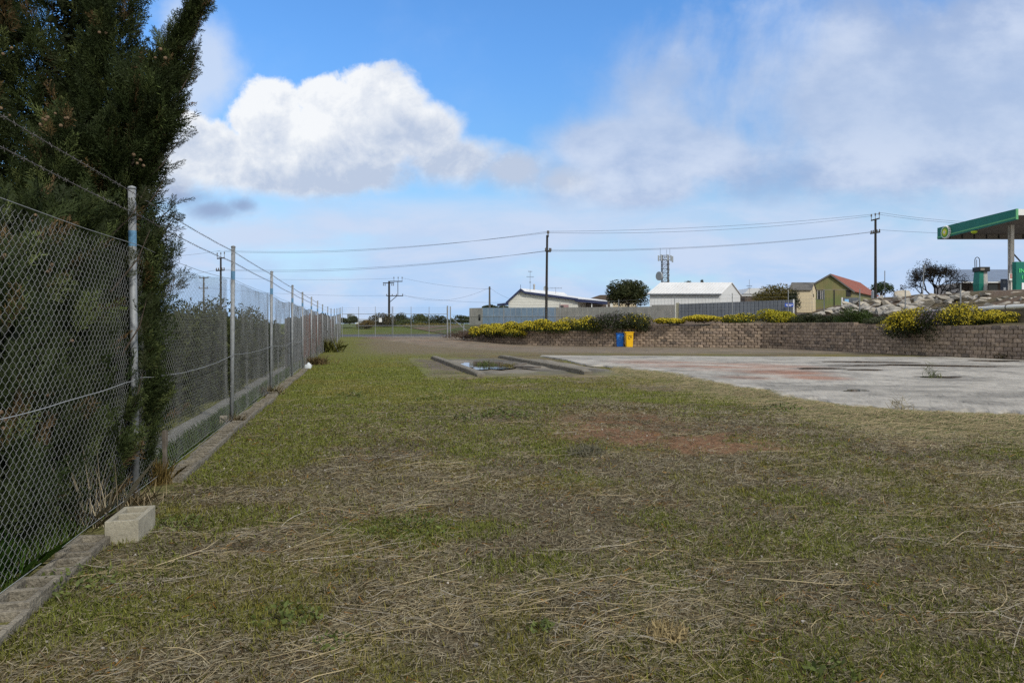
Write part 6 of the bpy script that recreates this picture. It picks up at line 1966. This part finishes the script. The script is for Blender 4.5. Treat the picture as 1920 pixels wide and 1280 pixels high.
# ================================================================ SKY, SUN, CAMERA
world = bpy.data.worlds.new('World'); scene.world = world; world.use_nodes = True
nt = world.node_tree; N = nt.nodes; L = nt.links; N.clear()
out = N.new('ShaderNodeOutputWorld'); bg = N.new('ShaderNodeBackground'); bg.inputs[1].default_value = .1
L.new(bg.outputs[0], out.inputs[0])
sky = N.new('ShaderNodeTexSky'); sky.sky_type = 'NISHITA'; sky.sun_disc = False
SUN_EL, SUN_AZ = R(40), R(140)   # azimuth clockwise from +Y
sky.sun_elevation = SUN_EL; sky.sun_rotation = SUN_AZ; sky.air_density = 1.0; sky.dust_density = .6; sky.ozone_density = 1.5
tc = N.new('ShaderNodeTexCoord'); sep = N.new('ShaderNodeSeparateXYZ'); L.new(tc.outputs['Generated'], sep.inputs[0])


def val(v):
    n = N.new('ShaderNodeValue'); n.outputs[0].default_value = v; return n.outputs[0]


def mth(op, a, b=0.0, c=None, clamp=False):
    n = N.new('ShaderNodeMath'); n.operation = op; n.use_clamp = clamp
    for i, s in enumerate((a, b) if c is None else (a, b, c)):
        if isinstance(s, (int, float)): n.inputs[i].default_value = s
        else: L.new(s, n.inputs[i])
    return n.outputs[0]


def vm(op, a, b):
    n = N.new('ShaderNodeVectorMath'); n.operation = op
    for i, s in enumerate((a, b)):
        if isinstance(s, tuple): n.inputs[i].default_value = s
        else: L.new(s, n.inputs[i])
    return n.outputs[1] if op == 'LENGTH' else n.outputs[0]


def smooth(x, a, b, c=0.0, d=1.0):
    n = N.new('ShaderNodeMapRange'); n.interpolation_type = 'SMOOTHSTEP'
    L.new(x, n.inputs[0]); n.inputs[1].default_value = a; n.inputs[2].default_value = b; n.inputs[3].default_value = c; n.inputs[4].default_value = d
    return n.outputs[0]


def noise(v, scale, detail=6, rough=.55, off=(0, 0, 0), dist=0.0):
    n = N.new('ShaderNodeTexNoise'); n.inputs['Scale'].default_value = scale; n.inputs['Detail'].default_value = detail; n.inputs['Roughness'].default_value = rough
    n.inputs['Distortion'].default_value = dist
    L.new(vm('ADD', v, off), n.inputs['Vector']); return n.outputs['Fac']


def mixc(f, a, b):
    n = N.new('ShaderNodeMix'); n.data_type = 'RGBA'
    if isinstance(f, float): n.inputs[0].default_value = f
    else: L.new(f, n.inputs[0])
    for i, s in ((6, a), (7, b)):
        if isinstance(s, tuple): n.inputs[i].default_value = s
        else: L.new(s, n.inputs[i])
    return n.outputs[2]


yy = mth('MAXIMUM', sep.outputs[1], .08)
u = mth('DIVIDE', sep.outputs[0], yy); v = mth('DIVIDE', sep.outputs[2], yy)
cmb = N.new('ShaderNodeCombineXYZ'); L.new(u, cmb.inputs[0]); L.new(v, cmb.inputs[1]); uv = cmb.outputs[0]
front = smooth(sep.outputs[1], .45, .62)


def ell(cx, cy, rx, ry):
    p = vm('SUBTRACT', uv, ((cx - CX) / F, (HY - cy) / F, 0)); p = vm('DIVIDE', p, (rx / F, ry / F, 1)); return mth('SUBTRACT', 1.0, vm('LENGTH', p, (0, 0, 0)))


def union(es, sm=.25):
    r = es[0]
    for e in es[1:]: r = mth('SMOOTH_MAX', r, e, sm)
    return r


K = 10.0
def sc(r, g, b): c = lin(r, g, b); return (c[0] * K, c[1] * K, c[2] * K, 1)


# clear sky: Nishita tinted towards the photographed blue
tint = N.new('ShaderNodeVectorMath'); tint.operation = 'MULTIPLY'; L.new(sky.outputs[0], tint.inputs[0]); L.new(mixc(smooth(sep.outputs[2], .12, .42), SKY_LOW, SKY_HIGH), tint.inputs[1])
base = tint.outputs[0]
# thin high veil
nv = noise(uv, 2.2, 7, .6, (3.1, 1.7, 0))
base = mixc(mth('MULTIPLY', smooth(nv, .5, .85), .35), base, sc(190, 212, 245))
# low haze of cloud above the horizon
nh = noise(vm('MULTIPLY', uv, (1.0, 2.6, 1)), 3.0, 6, .55, (.3, 5.2, 0))
low = mth('MULTIPLY', smooth(v, .215, .135), smooth(v, -.05, .02))
hz = mth('MULTIPLY', low, smooth(nh, .28, .52, .5, 1.0))
hcol = mixc(smooth(v, .0, .16), sc(172, 205, 247), sc(196, 214, 242))
base = mixc(mth('MULTIPLY', hz, .95), base, hcol)
nst = noise(vm('MULTIPLY', uv, (1.0, 3.2, 1)), 5.0, 8, .62, (8.3, 2.2, 0), .3)
base = mixc(mth('MULTIPLY', low, smooth(nst, .42, .64, 0, .75)), base, sc(206, 220, 244))
# big soft grey cloud bank on the right
g1 = union([ell(1640, 180, 560, 230), ell(1330, 300, 330, 110), ell(1750, 310, 480, 80), ell(1230, 350, 260, 62), ell(1150, 270, 150, 60), ell(1900, 60, 420, 200)], .4)
n2 = noise(uv, 4.2, 8, .58, (7.7, 2.2, 0), .4); n2b = noise(uv, 1.7, 4, .5, (1.7, 9.2, 0))
gd_ = mth('ADD', g1, mth('ADD', mth('MULTIPLY', mth('SUBTRACT', n2, .5), 1.8), mth('MULTIPLY', mth('SUBTRACT', n2b, .5), .7)))
gm_ = mth('MULTIPLY', smooth(gd_, -.05, .62), .92)
n3 = noise(vm('MULTIPLY', uv, (1, 1.6, 1)), 4.5, 7, .6, (2.2, 4.4, 0))
gcol = mixc(smooth(n3, .36, .66), sc(163, 184, 220), sc(211, 222, 242))
gcol = mixc(mth('MULTIPLY', smooth(v, .22, .30), smooth(v, .48, .34, 0, .5)), gcol, sc(186, 204, 232))
base = mixc(gm_, base, gcol)
nc = noise(uv, 7.0, 10, .62, (4.2, 8.1, 0), .25)
# wisps upper left by the cypress
wl_ = union([ell(385, 120, 75, 120), ell(330, 60, 60, 90), ell(345, 190, 70, 100)], .3)
wd_ = mth('ADD', wl_, mth('ADD', mth('MULTIPLY', mth('SUBTRACT', n2, .5), 2.6), mth('MULTIPLY', mth('SUBTRACT', nc, .5), 1.4)))
base = mixc(mth('MULTIPLY', smooth(wd_, -.1, 1.0), .85), base, sc(208, 222, 244))
# the bright cumulus
cum_ = union([ell(640, 262, 190, 128), ell(515, 232, 88, 92), ell(720, 215, 105, 88), ell(600, 190, 60, 62), ell(860, 308, 125, 68), ell(965, 325, 110, 55), ell(1060, 340, 90, 40), ell(395, 300, 120, 72), ell(570, 332, 290, 48), ell(300, 320, 110, 75), ell(800, 250, 90, 70), ell(345, 270, 70, 60)], .12)
ncl = noise(uv, 17, 9, .68, (1.2, 3.1, 0), .5)
dens = mth('ADD', cum_, mth('ADD', mth('MULTIPLY', mth('SUBTRACT', nc, .5), 1.15), mth('MULTIPLY', mth('SUBTRACT', ncl, .5), .48)))
soft = smooth(v, .26, .20, .0, .32)   # flat, softer underside
cm = N.new('ShaderNodeMapRange'); cm.interpolation_type = 'SMOOTHSTEP'; L.new(dens, cm.inputs[0]); cm.inputs[1].default_value = 0.0
L.new(mth('ADD', mth('ADD', .20, soft), smooth(u, -.25, .05, 0, .38)), cm.inputs[2]); cmask = cm.outputs[0]
nc2 = noise(uv, 7.0, 10, .62, (4.2 + .012, 8.1 - .03, 0), .25)
ncl2 = noise(uv, 17, 9, .68, (1.2 + .006, 3.1 - .014, 0), .5)
emb = mth('ADD', mth('MULTIPLY', mth('SUBTRACT', nc, nc2), -2.6), mth('MULTIPLY', mth('SUBTRACT', ncl, ncl2), -1.1))
nb = noise(uv, 3.6, 5, .55, (6.2, 1.1, 0))
body = mth('ADD', mth('ADD', smooth(v, .18, .38, .16, .85), smooth(u, -.30, .0, .2, -.12)), mth('ADD', emb, mth('ADD', mth('MULTIPLY', mth('SUBTRACT', nb, .52), 2.6), mth('MULTIPLY', mth('SUBTRACT', ncl, .5), .5))))
thin = smooth(dens, .75, .05, 0, .35)
lit = mth('ADD', body, thin, clamp=True)
ccol = mixc(lit, sc(190, 203, 225), sc(248, 250, 252))
base = mixc(mth('MULTIPLY', cmask, .97), base, ccol)
# dark ragged fragment below it
fr = union([ell(400, 392, 80, 24), ell(335, 372, 90, 30), ell(450, 385, 40, 20)], .2)
fd_ = mth('ADD', fr, mth('ADD', mth('MULTIPLY', mth('SUBTRACT', nc, .5), 2.4), mth('MULTIPLY', mth('SUBTRACT', ncl, .5), .5)))
base = mixc(mth('MULTIPLY', smooth(fd_, -.05, 1.0), .85), base, sc(146, 166, 202))
# sides, behind and overhead, out of view: white cloud added as neutral fill light
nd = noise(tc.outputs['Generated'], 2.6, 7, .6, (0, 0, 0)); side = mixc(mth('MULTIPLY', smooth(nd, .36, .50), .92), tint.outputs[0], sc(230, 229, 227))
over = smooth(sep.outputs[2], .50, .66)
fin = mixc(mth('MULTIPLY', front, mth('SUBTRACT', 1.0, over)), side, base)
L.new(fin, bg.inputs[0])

sun = bpy.data.lights.new('sun', 'SUN'); so = bpy.data.objects.new('sun', sun); link(so)
sun.energy = SUN_E; sun.angle = R(SUN_ANGLE); sun.color = (1, .945, .83)
dirv = Vector((math.sin(SUN_AZ) * math.cos(SUN_EL), math.cos(SUN_AZ) * math.cos(SUN_EL), math.sin(SUN_EL)))
so.rotation_euler = dirv.to_track_quat('Z', 'Y').to_euler(); so.location = (20, -20, 30)

cam = bpy.data.cameras.new('camera'); co = bpy.data.objects.new('camera', cam); link(co)
co.location = (0, 0, EYE); co.rotation_euler = (pi / 2, 0, 0)
cam.sensor_width = 36; cam.sensor_fit = 'HORIZONTAL'; cam.lens = F / 1920 * 36; cam.shift_y = -28 / 1920
cam.clip_start = .05; cam.clip_end = 3000
scene.camera = co
scene.render.engine = 'CYCLES'
scene.view_settings.view_transform = 'Standard'; scene.view_settings.look = 'None'; scene.view_settings.exposure = EXPOSURE; scene.view_settings.gamma = 1
scene.cycles.max_bounces = 6; scene.cycles.transparent_max_bounces = 8
scene.cycles.use_denoising = False
scene.cycles.sample_clamp_indirect = 2.0
scene.cycles.sample_clamp_direct = 6.0
